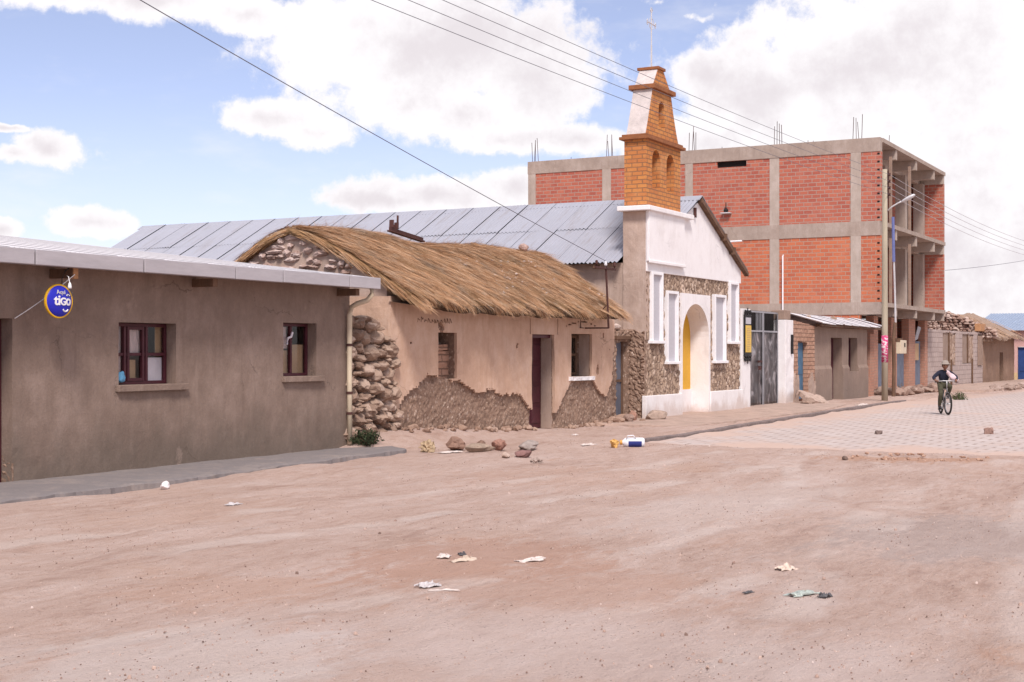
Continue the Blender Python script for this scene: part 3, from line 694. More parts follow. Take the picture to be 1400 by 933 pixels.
def thatched_house():
    t = thing('thatched_house', 'pink mud-plastered house under a golden straw roof, its plaster fallen off along the base', 'house', (25, 13.2, 0))
    ops = [(21.97, 22.64, 1.12, 1.96), (25.66, 26.70, -.2, 1.97), (27.52, 28.56, 1.08, 2.0)]
    # bare mud-and-stone wall
    mb = MB(); st = lambda a, z, f=stone_disp(9, 12, .016, 2): f(a, z)+.025*fbm(a*3, z*3, 5)+.012*nz(a*13, z*13, 3)
    sheet_wall(mb, 'x', 20.44, 29.76, -.2, 2.52, 13.24, 13.7, ops, .055, st)
    sheet_wall(mb, 'y', 13.7, 17.3, -.2, 2.52, 29.76, 29.4, (), .12, lambda a, z: .02*fbm(a*3, z*3))
    sheet_wall(mb, 'x', 20.44, 29.76, -.2, 2.52, 17.65, 17.3, (), .4)
    mb.box(20.9, 29.3, 14.6, 14.7, -.1, 2.4)
    mb.build('wall', K['adobe'], t)
    # bricked-up part of the left window, in its own recess
    mb = MB(); sheet_wall(mb, 'x', 21.97, 22.64, -.1, 1.62, 13.36, 13.5, (), .04, lambda a, z: .03*fbm(a*6, z*6, 1)-.03*(math.floor(z/.13) % 2)*.3, jit=.01); mb.build('infill', K['adobe_brick'], t)
    for i, (a, z) in enumerate(((22.0, 1.62), (22.22, 1.63), (22.02, 1.75), (22.38, 1.64))): MB().box(a, a+.195, 13.33, 13.5, z, z+.11).build('loose_brick', K['adobe_brick'], t, bevel=.015)
    # remains of the plaster coat, ragged below
    def keep(a, z):
        e = lerp_tab(PL_EDGE, a) + .045*nz(a*7, z*7, 4) + .03*nz(a*17, z*17, 8)
        if z < e: return False
        if a > 29.70-.05*nz(z*4, 2) and z < 1.6+.2*nz(z*5, 1): return False
        if 27.25 < a < 28.85 and z > 2.0 and abs(z-2.16-.10*math.sin((a-27.25)*1.9)) < .012 + .012*nz(a*9, z*3): return False   # crack round the lintel
        if (25.55 < a < 25.6 or 26.82 < a < 26.86) and 1.97 < z < 2.32: return False
        return nz(a*3.1, z*3.1, 20) < .62
    disp = lambda a, z: -.012*abs(nz(a*2, z*2)) + .012*fbm(a*1.4, z*1.4, 7)
    mb = MB(); sheet_wall(mb, 'x', 20.40, 29.77, .2, 2.56, 13.175, 13.235, ops, .035, disp, keep, jit=.012)
    sheet_wall(mb, 'y', 13.24, 17.6, .3, 2.56, 20.41, 20.45, (), .1, lambda a, z: .02*fbm(a*2, z*2))
    mb.build('plaster', K['pinkplaster'], t)
    for a, b, z0, z1 in ops[1:]:                                    # reveals
        mb = MB().box(b-.006, b+.02, 13.25, 13.49, max(z0, 0)+.01, z1-.01)
        mb.build('reveal', K['oldplaster'], t)
    # scratched writing, too worn to read
    mb = MB(); x = 21.25; random.seed(5)
    for i in range(11):
        h = random.uniform(.04, .09); w = random.uniform(.05, .1); zz = 2.13+.01*math.sin(i)
        mb.tube([(x, 13.168, zz), (x+w*.2, 13.166, zz+h), (x+w*.6, 13.166, zz+h*.5), (x+w*.9, 13.168, zz+h*random.uniform(-.2, .9))], .0055, 5); x += w+.035
    mb.build('scribble', K['timber'], t)
    # door set deep, opened inwards on the left jamb
    d = MB().box(25.67, 26.69, 13.50, 13.55, .02, 1.94).build('door', K['maroon'], t)
    mb = MB()
    for z in (.12, .55, .98, 1.42): mb.box(25.76, 26.12, 13.485, 13.499, z, z+.34); mb.box(26.24, 26.62, 13.485, 13.499, z, z+.34)
    mb.build('panel', K['maroon'], d, bevel=.012)
    mb = MB(); mb.box(25.66, 25.72, 13.28, 13.49, 0, 1.95); mb.box(25.66, 26.7, 13.27, 13.33, 1.9, 1.97); mb.build('door_frame', K['maroon'], t)
    w = window(t, 27.54, 28.54, 1.1, 1.98, 13.53, (28.04,), (1.55,), .06, mat='timber')
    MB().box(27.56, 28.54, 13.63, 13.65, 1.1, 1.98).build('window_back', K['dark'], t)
    mb = MB(); sheet_wall(mb, 'x', 27.4, 28.7, .99, 1.075, 13.15, 13.3, (), .04, lambda a, z: .03*fbm(a*5, z*5, 2), keep=lambda a, z: nz(a*4, 3) > -.35, jit=.015); mb.build('window_sill', K['white'], t)
    # left gable of broken stone in mud
    g = MB()
    apex = lambda y: 3.86 - .50*abs(y-15.3)**1.1
    for s in (0,):
        pts = [(13.3, 2.4)] + [(13.3+4.1*i/24, min(apex(13.3+4.1*i/24), 3.74)-.04) for i in range(25)] + [(17.4, 2.4)]
        g.prism(pts, 20.47, 20.8, 'x'); 
    MB().prism([(13.3, 2.4)] + [(13.3+4.1*i/24, min(apex(13.3+4.1*i/24), 3.70)-.05) for i in range(25)] + [(17.4, 2.4)], 29.4, 29.7, 'x').build('far_gable', K['oldplaster'], t)
    gb = g.build('gable', K['oldplaster'], t)
    mb = MB(); random.seed(8); placed = []
    for tries in range(900):
        y, z = random.uniform(13.7, 17.0), random.uniform(2.6, 3.8); w, h = random.uniform(.06, .19), random.uniform(.03, .085)
        if z+h*1.2 > apex(y)-.06 or nz(y*1.3, z*1.7, 12) < -.3 or y < 14.1+.3*nz(z*5, 1): continue
        if any(abs(y-py) < (w+pw)*.86 and abs(z-pz) < (h+ph)*.9 for py, pz, pw, ph in placed): continue
        placed.append((y, z, w, h)); mb.rock((20.47, y, z), (.07+.04*random.random(), w, h), random.random()*50, 3, .38, freq=1.9, facet=.8)
    tag(mb.build('gable_stone', K['palestone'], gb), kind='stuff')
    # thatch: a lumpy bed covered with individual straws
    NX, NS = 130, 36; vs = []; fs = []
    def xmap(u, s):
        x0 = 20.36; x1 = 29.98-.80*(max(0, -s)); return x0+(x1-x0)*u + .05*nz(s*6, u*3)
    for i in range(NX+1):
        for j in range(NS+1):
            s = -1+2*j/NS; x = xmap(i/NX, s); y, z = roof_h(x, s); vs.append((x, y, z-.02+.03*fbm(x*5, y*5, 2)))
    o = len(vs)
    for i in range(NX+1):
        for j in range(NS+1):
            s = -1+2*j/NS; x = xmap(i/NX, s); y, z = roof_h(x, s); th = .12 + .06*nz(x*3, 3)
            vs.append((x, y+(.05 if s < 0 else -.05), z-th))
    q = lambda i, j, b=0: b + i*(NS+1)+j
    for i in range(NX):
        for j in range(NS):
            fs.append((q(i,j), q(i+1,j), q(i+1,j+1), q(i,j+1))); fs.append((q(i,j,o), q(i,j+1,o), q(i+1,j+1,o), q(i+1,j,o)))
    for i in range(NX):
        fs.append((q(i,0), q(i,0,o), q(i+1,0,o), q(i+1,0))); fs.append((q(i,NS), q(i+1,NS), q(i+1,NS,o), q(i,NS,o)))
    for j in range(NS):
        fs.append((q(0,j), q(0,j+1), q(0,j+1,o), q(0,j,o))); fs.append((q(NX,j), q(NX,j,o), q(NX,j+1,o), q(NX,j+1)))
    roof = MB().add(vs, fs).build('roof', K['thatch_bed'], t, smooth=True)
    vs = []; fs = []                                                # dark strip under the eave, shade between tufts put into its colour
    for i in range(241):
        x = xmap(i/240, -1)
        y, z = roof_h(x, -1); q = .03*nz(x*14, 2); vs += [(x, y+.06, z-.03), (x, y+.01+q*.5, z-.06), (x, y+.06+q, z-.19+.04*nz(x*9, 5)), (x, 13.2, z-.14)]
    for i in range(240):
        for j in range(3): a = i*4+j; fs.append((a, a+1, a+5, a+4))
    MB().add(vs, fs).build('eave_shade', simple('shaded_straw', (.075, .048, .032), .5, 9, .95, .8, 40, stretch=(3, 1, 1), dist=.05), roof)
    mb = MB(); random.seed(21)
    def blade(p, d, L, w, lift, droop, side):
        vs = []; p = Vector(p)
        for k in range(4):
            tt = k/3; c = p + d*(L*tt) + Vector((0, 0, lift*tt - droop*tt*tt)); ww = w*(1-.75*tt)
            vs += [c - side*ww, c + side*ww]
        mb.add(vs, [(0,1,3,2), (2,3,5,4), (4,5,7,6)])
    def flow(x, s):
        y0, z0 = roof_h(x, s); e = .03; s2 = s - e if s < 0 else s + e
        y1, z1 = roof_h(x, max(-1, min(1, s2)) if abs(s2) <= 1 else (s2/abs(s2)))
        if abs(s2) > 1: y0, z0 = roof_h(x, s*.97); y1, z1 = roof_h(x, s)
        return Vector((0, y1-y0, z1-z0)).normalized()
    for i in range(42000):
        u = random.random(); s = -(random.random()**.9) if random.random() < .86 else random.random()*.5
        x = xmap(u, s); y, z = roof_h(x, s); d = flow(x, s)
        d = (d + Vector((.12+.12*nz(x*1.3, s*3, 5)+random.gauss(0, .13), 0, random.gauss(0, .035)))).normalized()
        L = random.uniform(.22, .62)*(1 if s > -.88 else .75)
        cl = nz(x*3.2, s*5, 9)
        if s < -.80 and nz(x*4.1, 3.3)+.6*nz(x*11, 7) < -.02 and random.random() < .9: continue
        blade((x, y, z-.01+random.random()*.03), d, L, random.uniform(.003, .0068), .045+.025*cl+.03*random.random()**3, .02 if s > -.8 else .07, Vector((1, .25*random.uniform(-1, 1), .3*random.uniform(-1, 1))).normalized())
    # the ragged fringe hangs in tufts along the eave and curls over the ridge and the gable edge
    for i in range(7000):
        u = random.random(); s = random.uniform(-1, -.84); x = xmap(u, s); c = nz(x*4.1, 3.3) + .6*nz(x*11, 7)
        if c < .02 and random.random() < .92: continue
        y, z = roof_h(x, s); d = flow(x, s); d = (d + Vector((random.gauss(.06, .12), 0, -.15-.3*random.random()))).normalized()
        blade((x, y, z-.02-.08*random.random()), d, random.uniform(.08, .21)*(1+.35*max(-.4, c)), random.uniform(.004, .009), .02, .08, Vector((1, 0, .2*random.uniform(-1, 1))).normalized())
    for i in range(5200):
        s = random.uniform(-1, .9); x = xmap(0, s)+.05+random.random()*.3; y, z = roof_h(x, s); d = flow(x, s)
        d = (d*.9 + Vector((-.20*random.random(), 0, -.14*random.random()))).normalized()
        blade((x-.05, y, z-.03-.13*random.random()), d, random.uniform(.2, .5), random.uniform(.004, .009), .03, .05, Vector((.5, .4, .6)).normalized())
    for i in range(1200):
        x = xmap(random.random(), 0); s = random.uniform(-.06, .06); y, z = roof_h(x, s)
        d = Vector((random.gauss(.3, .4), random.uniform(-.8, .3), .1+.2*random.random())).normalized()
        blade((x, y, z-.01), d, random.uniform(.15, .35), random.uniform(.004, .007), .03, .09, Vector((1, .3, 0)).normalized())
    for i in range(1600):
        s = -random.random(); x = xmap(1, s)-random.random()*.2; y, z = roof_h(x, s); d = flow(x, s)
        d = (d + Vector((.35*random.random(), 0, -.1))).normalized()
        blade((x, y, z-.12*random.random()), d, random.uniform(.2, .45), random.uniform(.004, .009), .03, .06, Vector((.6, .4, .5)).normalized())
    tag(mb.build('straw', K['straw'], roof), kind='stuff')
    mb = MB()                                                       # clods and chips lying in the straw
    for i in range(150):
        s = random.uniform(-.85, -.35); x = random.uniform(24.3, 29.3); y, z = roof_h(x, s)
        if nz(x*.9, s*4, 3) < .02: continue
        r = random.uniform(.012, .035); mb.rock((x, y, z+.03), (r*1.5, r, r*.7), i, 1, .3)
    tag(mb.build('clod', rockmat('pale_clod', (.52, .42, .37)), roof), kind='stuff')
    return t
thatched_house()
def iron_thing():
    t = thing('ridge_iron', 'rusty iron rail with an upright bracket lying on the straw ridge', 'scrap iron', (23.6, 15.0, 3.95))
    MB().prism([(-.05, 0), (.05, 0), (.05, .03), (.012, .03), (.012, .09), (-.012, .09), (-.012, .03), (-.05, .03)], 0, 1.55, 'y').build('rail', K['rust'], t, local=True)
    mb = MB(); mb.box(-.045, .045, .08, .10, .09, .24); mb.box(-.045, .045, .30, .32, .09, .22); mb.box(-.04, -.02, .1, .3, .1, .17); mb.box(.0, .03, .31, .34, .2, .36)
    mb.build('bracket', K['rust'], t, local=True)
    t.rotation_euler = (R(-3.5), 0, R(-83)); t.location = (23.1, 14.95, 3.93)
iron_thing()
def ridge_stone():
    o = MB().rock((0, 0, .06), (.15, .13, .1), 4, 2, .3).build('ridge_stone', rockmat('pinkish_lump', (.42, .29, .25))); o.location = (29.0, 15.1, 3.95)
    tag(o, 'pinkish stone weighing down the right end of the straw ridge', 'stone')
ridge_stone()
def dry_wall():
    t = thing('rubble_wall', 'dry-stacked wall of rounded reddish stones filling the gap between the two nearest houses', 'wall', (19.8, 13.4, 0))
    random.seed(31); mb = MB(); placed = []; topf = lambda x: lerp_tab([(19.1, 2.2), (19.6, 2.2), (20.1, 1.98), (20.6, 1.72)], x)+.08*nz(x*6, 2)
    for size in (.14, .115, .09, .07, .05, .035):
        for tries in range(700):
            x, z = random.uniform(19.08, 20.5), random.uniform(.03, 2.2); r = size*random.uniform(.85, 1.15); a_ = random.uniform(1.0, 1.55); rx_, rz_ = r*a_, r/a_**.3
            if z+rz_*.4 > topf(x): continue
            if any(((x-px_)/(rx_+qx))**2+((z-pz_)/(rz_+qz))**2 < .74 for px_, pz_, qx, qz in placed): continue
            placed.append((x, z, rx_, rz_)); mb.rock((x, 13.2+random.uniform(-.05, .05)+.04*z, z), (rx_*1.04, .16+r*.5, rz_*1.04), len(placed)*1.7, 3, .17, rot=random.uniform(-.25, .25), freq=2.4, facet=.87)
    mb.build('stonework', K['fieldstone'], t)
    mb = MB(); sheet_wall(mb, 'x', 19.1, 20.5, -.1, 1.85, 13.27, 13.8, (), .05, lambda a, z: .03*fbm(a*6, z*6)); mb.build('core', K['adobe'], t)
dry_wall()
def far_wall_between():
    # mud wall with the narrow grey door between straw roof and church
    t = thing('door_wall', 'crumbling mud wall with a narrow grey metal door between straw-roofed house and church', 'wall', (30.6, 13.4, 0))
    mb = MB(); sheet_wall(mb, 'x', 29.72, 31.28, -.2, 2.2, 13.42, 13.8, [(30.42, 31.10, -.2, 1.92)], .06, stone_disp(6, 9, .05, 5), top=lambda a: 2.12+.1*nz(a*3, 1))
    mb.build('masonry', K['adobe'], t)
    MB().box(30.3, 31.2, 13.34, 13.82, 1.9, 1.99).build('lintel', K['timber'], t, bevel=.01)
    d = MB().box(30.43, 31.09, 13.56, 13.6, .02, 1.88).build('door', K['bluegrey_tin'], t)
    mb = MB(); mb.box(30.43, 30.49, 13.53, 13.56, .02, 1.88); mb.box(31.03, 31.09, 13.53, 13.56, .02, 1.88); mb.box(30.49, 31.03, 13.535, 13.56, .9, .96); mb.build('frame', K['timber'], d)
    for a in ((30.2, .13, 3), (30.62, .2, 9)): MB().rock((a[0], 13.5, 2.2), (a[1], .12, .07), a[2], 2).build('coping_stone', rockmat('pale_coping', (.5, .4, .35)), t)
far_wall_between()
def service_bracket():
    t = thing('cable_bracket', 'rusty steel service pole with short crossbar fixed to the corner of the straw-roofed house', 'cable bracket', (28.2, 12.6, 2.1))
    MB().tube([(28.22, 12.62, 2.12), (28.12, 12.61, 2.9), (28.03, 12.6, 3.46)], .024, 8).build('upright', K['rust'], t)
    MB().box(27.5, 28.54, 12.575, 12.625, 3.39, 3.435).build('crossbar', K['rust'], t)
    for x in (27.55, 28.02, 28.49):
        MB().lathe([(.012, 0), (.012, .03), (.03, .04), (.036, .07), (.026, .085), (.033, .1), (.02, .125), (.004, .13)], (x, 12.6, 3.435), 10).build('insulator', K['rust' if x != 28.02 else 'whiteplastic'], t, smooth=True)
    mb = MB(); mb.tube([(28.22, 12.62, 2.13), (28.2, 13.2, 2.13)], .018, 6); mb.tube([(28.2, 13.19, 2.13), (27.9, 13.14, 2.13), (27.9, 13.14, 2.5), (28.2, 13.0, 2.3), (28.16, 12.66, 2.6)], .012, 6); mb.build('stay', K['rust'], t)
service_bracket()

# ------------------------------------------------------------------ church
def arch_pts(x0, x1, z0, zs, zt, n=18):
    """outline of an arched opening, from bottom left up and round to bottom right"""
    c = (x0+x1)/2; r = (x1-x0)/2
    return [(x0, z0)] + [(c - r*math.cos(math.pi*i/n), zs + (zt-zs)*math.sin(math.pi*i/n)) for i in range(n+1)] + [(x1, z0)]
def arch_panel(mb, X0, X1, Z0, Z1, holes, y0, y1):
    """slab X0..X1 x Z0..Z1 between y0 and y1 pierced by arched openings (x0,x1,z0,zs,zt)"""
    x = X0
    for hx0, hx1, z0, zs, zt in holes:
        if hx0 > x: mb.box(x, hx0, y0, y1, Z0, Z1)
        if z0 > Z0: mb.box(hx0, hx1, y0, y1, Z0, z0)
        c = (hx0+hx1)/2; r = (hx1-hx0)/2; n = 18
        arc = [(c - r*math.cos(math.pi*i/n), zs+(zt-zs)*math.sin(math.pi*i/n)) for i in range(n+1)]
        for (a, za), (b, zb) in zip(arc, arc[1:]):
            mb.prism([(a, za), (b, zb), (b, Z1), (a, Z1)], y0, y1, 'y')
        x = hx1
    if X1 > x: mb.box(x, X1, y0, y1, Z0, Z1)
    return mb
def weld(o):
    bm = bmesh.new(); bm.from_mesh(o.data); bmesh.ops.remove_doubles(bm, verts=bm.verts, dist=.0008)
    seen = {}
    for f in bm.faces: seen.setdefault(tuple(sorted(v.index for v in f.verts)), []).append(f)
    kill = [f for fs in seen.values() if len(fs) > 1 for f in fs]
    bmesh.ops.delete(bm, geom=kill, context='FACES_ONLY'); bmesh.ops.recalc_face_normals(bm, faces=bm.faces); bm.to_mesh(o.data); bm.free(); return o
def church():
    t = thing('church', 'small white and stone-clad village church with orange brick bell gable and long zinc roof', 'church', (34.6, 13, 0))
    D = (33.50, 35.40, 0, 2.0, 2.84)                                # arched doorway
    # nave
    mb = MB()
    sheet_wall(mb, 'y', 13.56, 31.3, -.2, 3.74, 31.25, 31.6, (), .35, lambda a, z: .02*fbm(a*.8, z*.8, 2))
    sheet_wall(mb, 'y', 13.56, 31.3, -.2, 3.9, 38.0, 37.7, (), 1.0)
    mb.box(31.6, 37.7, 31.0, 31.3, -.2, 3.74); mb.prism([(31.25, 3.74), (38.0, 3.74), (34.62, 5.5)], 31.0, 31.3, 'y')
    mb.build('nave_wall', K['oldplaster'], t)
    # stone-clad front, door and slots left open
    slots = [(31.53, 32.08, 1.90, 3.46), (32.50, 33.10, 1.40, 3.04), (35.88, 36.62, 1.40, 3.07), (37.08, 37.66, 1.92, 3.46)]
    mb = MB(); cut = [(33.44, 35.52, -.2, 3.09)]
    sheet_wall(mb, 'x', 31.24, 38.0, .55, 3.53, 13.02, 13.5, [(a-.05, b+.05, c-.05, d+.05) for a, b, c, d in slots]+cut, .045, stone_disp(8.5, 4.6, .055, 7))
    mb.build('stone_cladding', K['cladding'], t)
    # left flank of the front: stone below, plaster above
    mb = MB(); sheet_wall(mb, 'y', 13.02, 13.56, -.2, 2.15, 31.19, 31.4, (), .04, stone_disp(8, 8, .06, 3), top=lambda a: 2.12+.12*nz(a*4, 1)); mb.build('flank_stone', K['adobe'], t)
    mb = MB(); sheet_wall(mb, 'y', 13.0, 13.58, 1.9, 4.97, 31.21, 31.45, (), .1, lambda a, z: .012*fbm(a*3, z*3, 4)); mb.build('flank_plaster', K['oldplaster'], t)
    # white plinth
    for a, b in ((31.08, 33.44), (35.50, 38.12)): MB().box(a, b, 12.93, 13.04, -.2, .57).build('plinth', K['white'], t, bevel=.012)
    # white upper front: gable and the base of the belfry
    mb = MB(); mb.prism([(31.22, 3.52), (38.03, 3.52), (38.03, 3.86), (34.62, 5.46), (33.5, 4.95), (31.22, 4.95)], 12.97, 13.5, 'y'); mb.build('gable', K['white'], t, bevel=.01)
    mb = MB(); mb.box(31.19, 33.52, 12.90, 12.97, 3.76, 4.96); mb.box(31.16, 33.56, 12.87, 12.9, 3.72, 3.79); mb.build('belfry_base', K['white'], t, bevel=.01)
    mb = MB(); mb.box(31.02, 33.98, 12.82, 13.66, 4.955, 5.07); mb.build('belfry_ledge', K['white'], t, bevel=.015)
    # arched white surround with a deep reveal
    mb = MB(); arch_panel(mb, 33.42, 35.51, -.05, 3.09, [(D[0], D[1], -.05, D[3], D[4])], 12.95, 13.47)
    weld(mb.build('door_surround', K['white'], t))
    d = MB().prism(arch_pts(D[0]-.02, D[1]+.02, .63, D[3], D[4]+.02), 13.47, 13.52, 'y').build('door', K['church_yellow'], t)
    MB().box(34.54, 34.57, 13.455, 13.47, .63, 2.8).build('door_joint', K['timber'], d)
    MB().box(34.44, 34.5, 13.44, 13.47, 1.5, 1.62).build('handle', K['rust'], d)
    MB().box(D[0]-.02, D[1]+.02, 13.44, 13.55, -.1, .63).build('threshold', K['white'], t)
    # framed slots
    for (a, b, z0, z1) in slots:
        mb = MB(); w = .075
        mb.box(a-w, a, 12.92, 13.3, z0-.02, z1+.07); mb.box(b, b+w, 12.92, 13.3, z0-.02, z1+.07); mb.box(a, b, 12.922, 13.3, z1, z1+.07)
        f = mb.build('niche_window', K['white_clean'], t, bevel=.006)
        MB().box(a-w-.05, b+w+.05, 12.88, 13.3, z0-.09, z0-.018).build('sill', K['white_clean'], f, bevel=.008)
        MB().box(a-.01, b+.01, 13.0, 13.04, z0-.015, z1+.01).build('pane', K['niche_glass'], f)
    # belfry, brick, pierced by two arches
    mb = MB(); arch_panel(mb, 31.24, 33.47, 5.07, 6.66, [(31.62, 32.13, 5.55, 6.2, 6.47), (32.54, 33.04, 5.55, 6.2, 6.47)], 13.0, 13.56)
    b = weld(mb.build('belfry', K['tower_brick'], t))
    MB().box(31.6, 33.06, 13.40, 13.45, 5.5, 6.55).build('arch_back', K['church_yellow'], b)
    mb = MB(); mb.box(31.14, 33.60, 12.9, 13.66, 6.66, 6.73); mb.box(31.19, 33.53, 12.95, 13.61, 6.73, 6.79); mb.build('cornice', K['tower_dark'], b, bevel=.01)
    # tapering upper stage with one small arch
    L = [(31.29, 6.79), (31.42, 7.1), (31.55, 7.45), (31.66, 7.72), (31.72, 7.93)]; Rr = [(32.91, 7.93), (32.98, 7.72), (33.11, 7.4), (33.27, 7.05), (33.41, 6.79)]
    def lx(z): return lerp_tab([(z_, x_) for x_, z_ in L], z)
    def rx(z): return lerp_tab([(z_, x_) for x_, z_ in reversed(Rr)], z)
    mb = MB(); hz = [6.79, 7.07] + [7.07+.45*i/4 for i in range(1, 5)]
    hx0, hx1, hzs, hzt = 32.10, 32.48, 7.5, 7.70
    zz = [6.79, 6.93, 7.07, 7.2, 7.35, 7.5]
    for z0, z1 in zip(zz, zz[1:]):
        if z1 <= 7.07: mb.prism([(lx(z0), z0), (rx(z0), z0), (rx(z1), z1), (lx(z1), z1)], 13.03, 13.53, 'y')
        else:
            mb.prism([(lx(z0), z0), (hx0, z0), (hx0, z1), (lx(z1), z1)], 13.03, 13.53, 'y'); mb.prism([(hx1, z0), (rx(z0), z0), (rx(z1), z1), (hx1, z1)], 13.03, 13.53, 'y')
    mb.prism([(lx(7.5), 7.5), (hx0, 7.5), (hx0, 7.93), (lx(7.93), 7.93)], 13.03, 13.53, 'y'); mb.prism([(hx1, 7.5), (rx(7.5), 7.5), (rx(7.93), 7.93), (hx1, 7.93)], 13.03, 13.53, 'y')
    n = 10; c = (hx0+hx1)/2; r = (hx1-hx0)/2
    arc = [(c-r*math.cos(math.pi*i/n), 7.5+.2*math.sin(math.pi*i/n)) for i in range(n+1)]
    for (a, za), (b_, zb) in zip(arc, arc[1:]): mb.prism([(a, za), (b_, zb), (b_, 7.93), (a, 7.93)], 13.03, 13.53, 'y')
    up = weld(mb.build('belfry_top', K['tower_brick'], t))
    MB().box(hx0-.02, hx1+.02, 13.28, 13.32, 7.05, 7.72).build('arch_back', K['tower_dark'], up)
    # stucco on the sloping left shoulder
    mb = MB(); mb.prism([(x-.018, z) for x, z in L] + [(x+.004, z) for x, z in reversed(L)], 13.035, 13.525, 'y'); mb.build('stucco', K['tower_stucco'], up)
    mb = MB(); mb.box(31.62, 33.02, 12.94, 13.62, 7.93, 8.04); mb.build('cornice', K['tower_dark'], up, bevel=.01)
    mb = MB(); mb.prism([(31.78, 8.04), (32.88, 8.04), (32.44, 8.46), (32.08, 8.46)], 13.04, 13.52, 'y'); tp = mb.build('belfry_crown', K['tower_brick'], t)
    mb = MB(); mb.prism([(31.762, 8.04), (31.782, 8.04), (32.082, 8.46), (32.062, 8.46)], 13.045, 13.515, 'y'); mb.build('stucco', K['tower_stucco'], tp)
    mb = MB(); mb.box(32.03, 32.49, 13.0, 13.57, 8.46, 8.53); mb.build('cap', K['tower_dark'], tp, bevel=.01)
    # cross
    mb = MB(); cx, cy = 32.25, 13.28
    mb.tube([(cx, cy, 8.53), (cx, cy, 9.98)], .016, 6); mb.tube([(cx-.03, cy, 8.53), (cx-.03, cy, 9.1)], .009, 5); mb.tube([(cx+.03, cy, 8.53), (cx+.03, cy, 9.1)], .009, 5)
    mb.tube([(cx-.27, cy, 9.62), (cx+.27, cy, 9.62)], .016, 6)
    for dx in (-.27, .27):
        for q in (-.07, .07): mb.tube([(cx+dx*.8, cy, 9.62), (cx+dx*.93, cy, 9.62+q), (cx+dx*1.08, cy, 9.62+q*.3)], .009, 5)
    for q in (-.07, .07): mb.tube([(cx, cy, 9.88), (cx+q, cy, 9.94), (cx+q*.3, cy, 10.02)], .009, 5)
    for sx in (-1, 1):
        for sz in (-1, 1): mb.tube([(cx+sx*.03, cy, 9.62+sz*.13), (cx+sx*.11, cy, 9.62+sz*.10), (cx+sx*.13, cy, 9.62+sz*.03)], .008, 5)
    for z in (8.62, 8.72, 8.82, 8.92, 9.02): mb.tube([(cx-.03, cy, z), (cx+.03, cy, z+.05)], .006, 4)
    mb.build('cross', K['pale_metal'], t)
    # roof: two rows of corrugated sheets on either slope
    for side in (-1, 1):
        ex = 30.93 if side < 0 else 38.28; ez = 3.735 if side < 0 else 3.87; mb = MB(); y = 13.57 if side < 0 else 12.86; random.seed(3)
        rows = [(0.0, .47), (.45, 1.0)]
        while y < 31.6:
            y1 = min(y+.86, 31.75)
            for ri, (a, b_) in enumerate(rows):
                pa = Vector((34.62+(ex-34.62)*a, y, 5.6+(ez-5.6)*a)); pb = Vector((34.62+(ex-34.62)*b_, y, 5.6+(ez-5.6)*b_))
                l = random.uniform(.004, .028); up = .014*(1-ri)
                corr_sheet(mb, pa+Vector((0, 0, up)), (0, y1-y+.05, 0), pb-pa, .020, .107, 6, 1, l, 0)
            y = y1
        if side < 0:                                                # the piece of roof behind the belfry, up to the front
            a = (33.55-34.62)/(ex-34.62); corr_sheet(mb, (34.62, 12.86, 5.6), (0, .74, 0), ((ex-34.62)*a, 0, (ez-5.6)*a), .014, .107, 6, 1, .01, 0)
        mb.build('roof', K['zinc'], t)
    mb = MB(); mb.prism([(34.40, 5.50), (34.62, 5.625), (34.84, 5.52), (34.84, 5.53), (34.62, 5.64), (34.40, 5.51)], 12.84, 31.78, 'y'); mb.build('ridge_cap', K['zinc'], t)
    mb = MB(); mb.prism([(34.62, 5.57), (38.32, 3.83), (38.32, 3.73), (34.62, 5.46)], 12.84, 12.965, 'y'); mb.box(36.3, 36.42, 12.8, 12.95, 4.6, 4.78); mb.box(37.0, 37.12, 12.8, 12.95, 4.27, 4.46); mb.build('bargeboard', K['timber'], t)
    MB().box(34.3, 34.36, 12.9, 12.965, 5.05, 5.3).build('bracket', K['rust'], t)
    y = 14.2
    while y < 31: MB().box(30.98, 31.26, y, y+.07, 3.62, 3.70).build('rafter', K['timber'], t); y += .9
church()

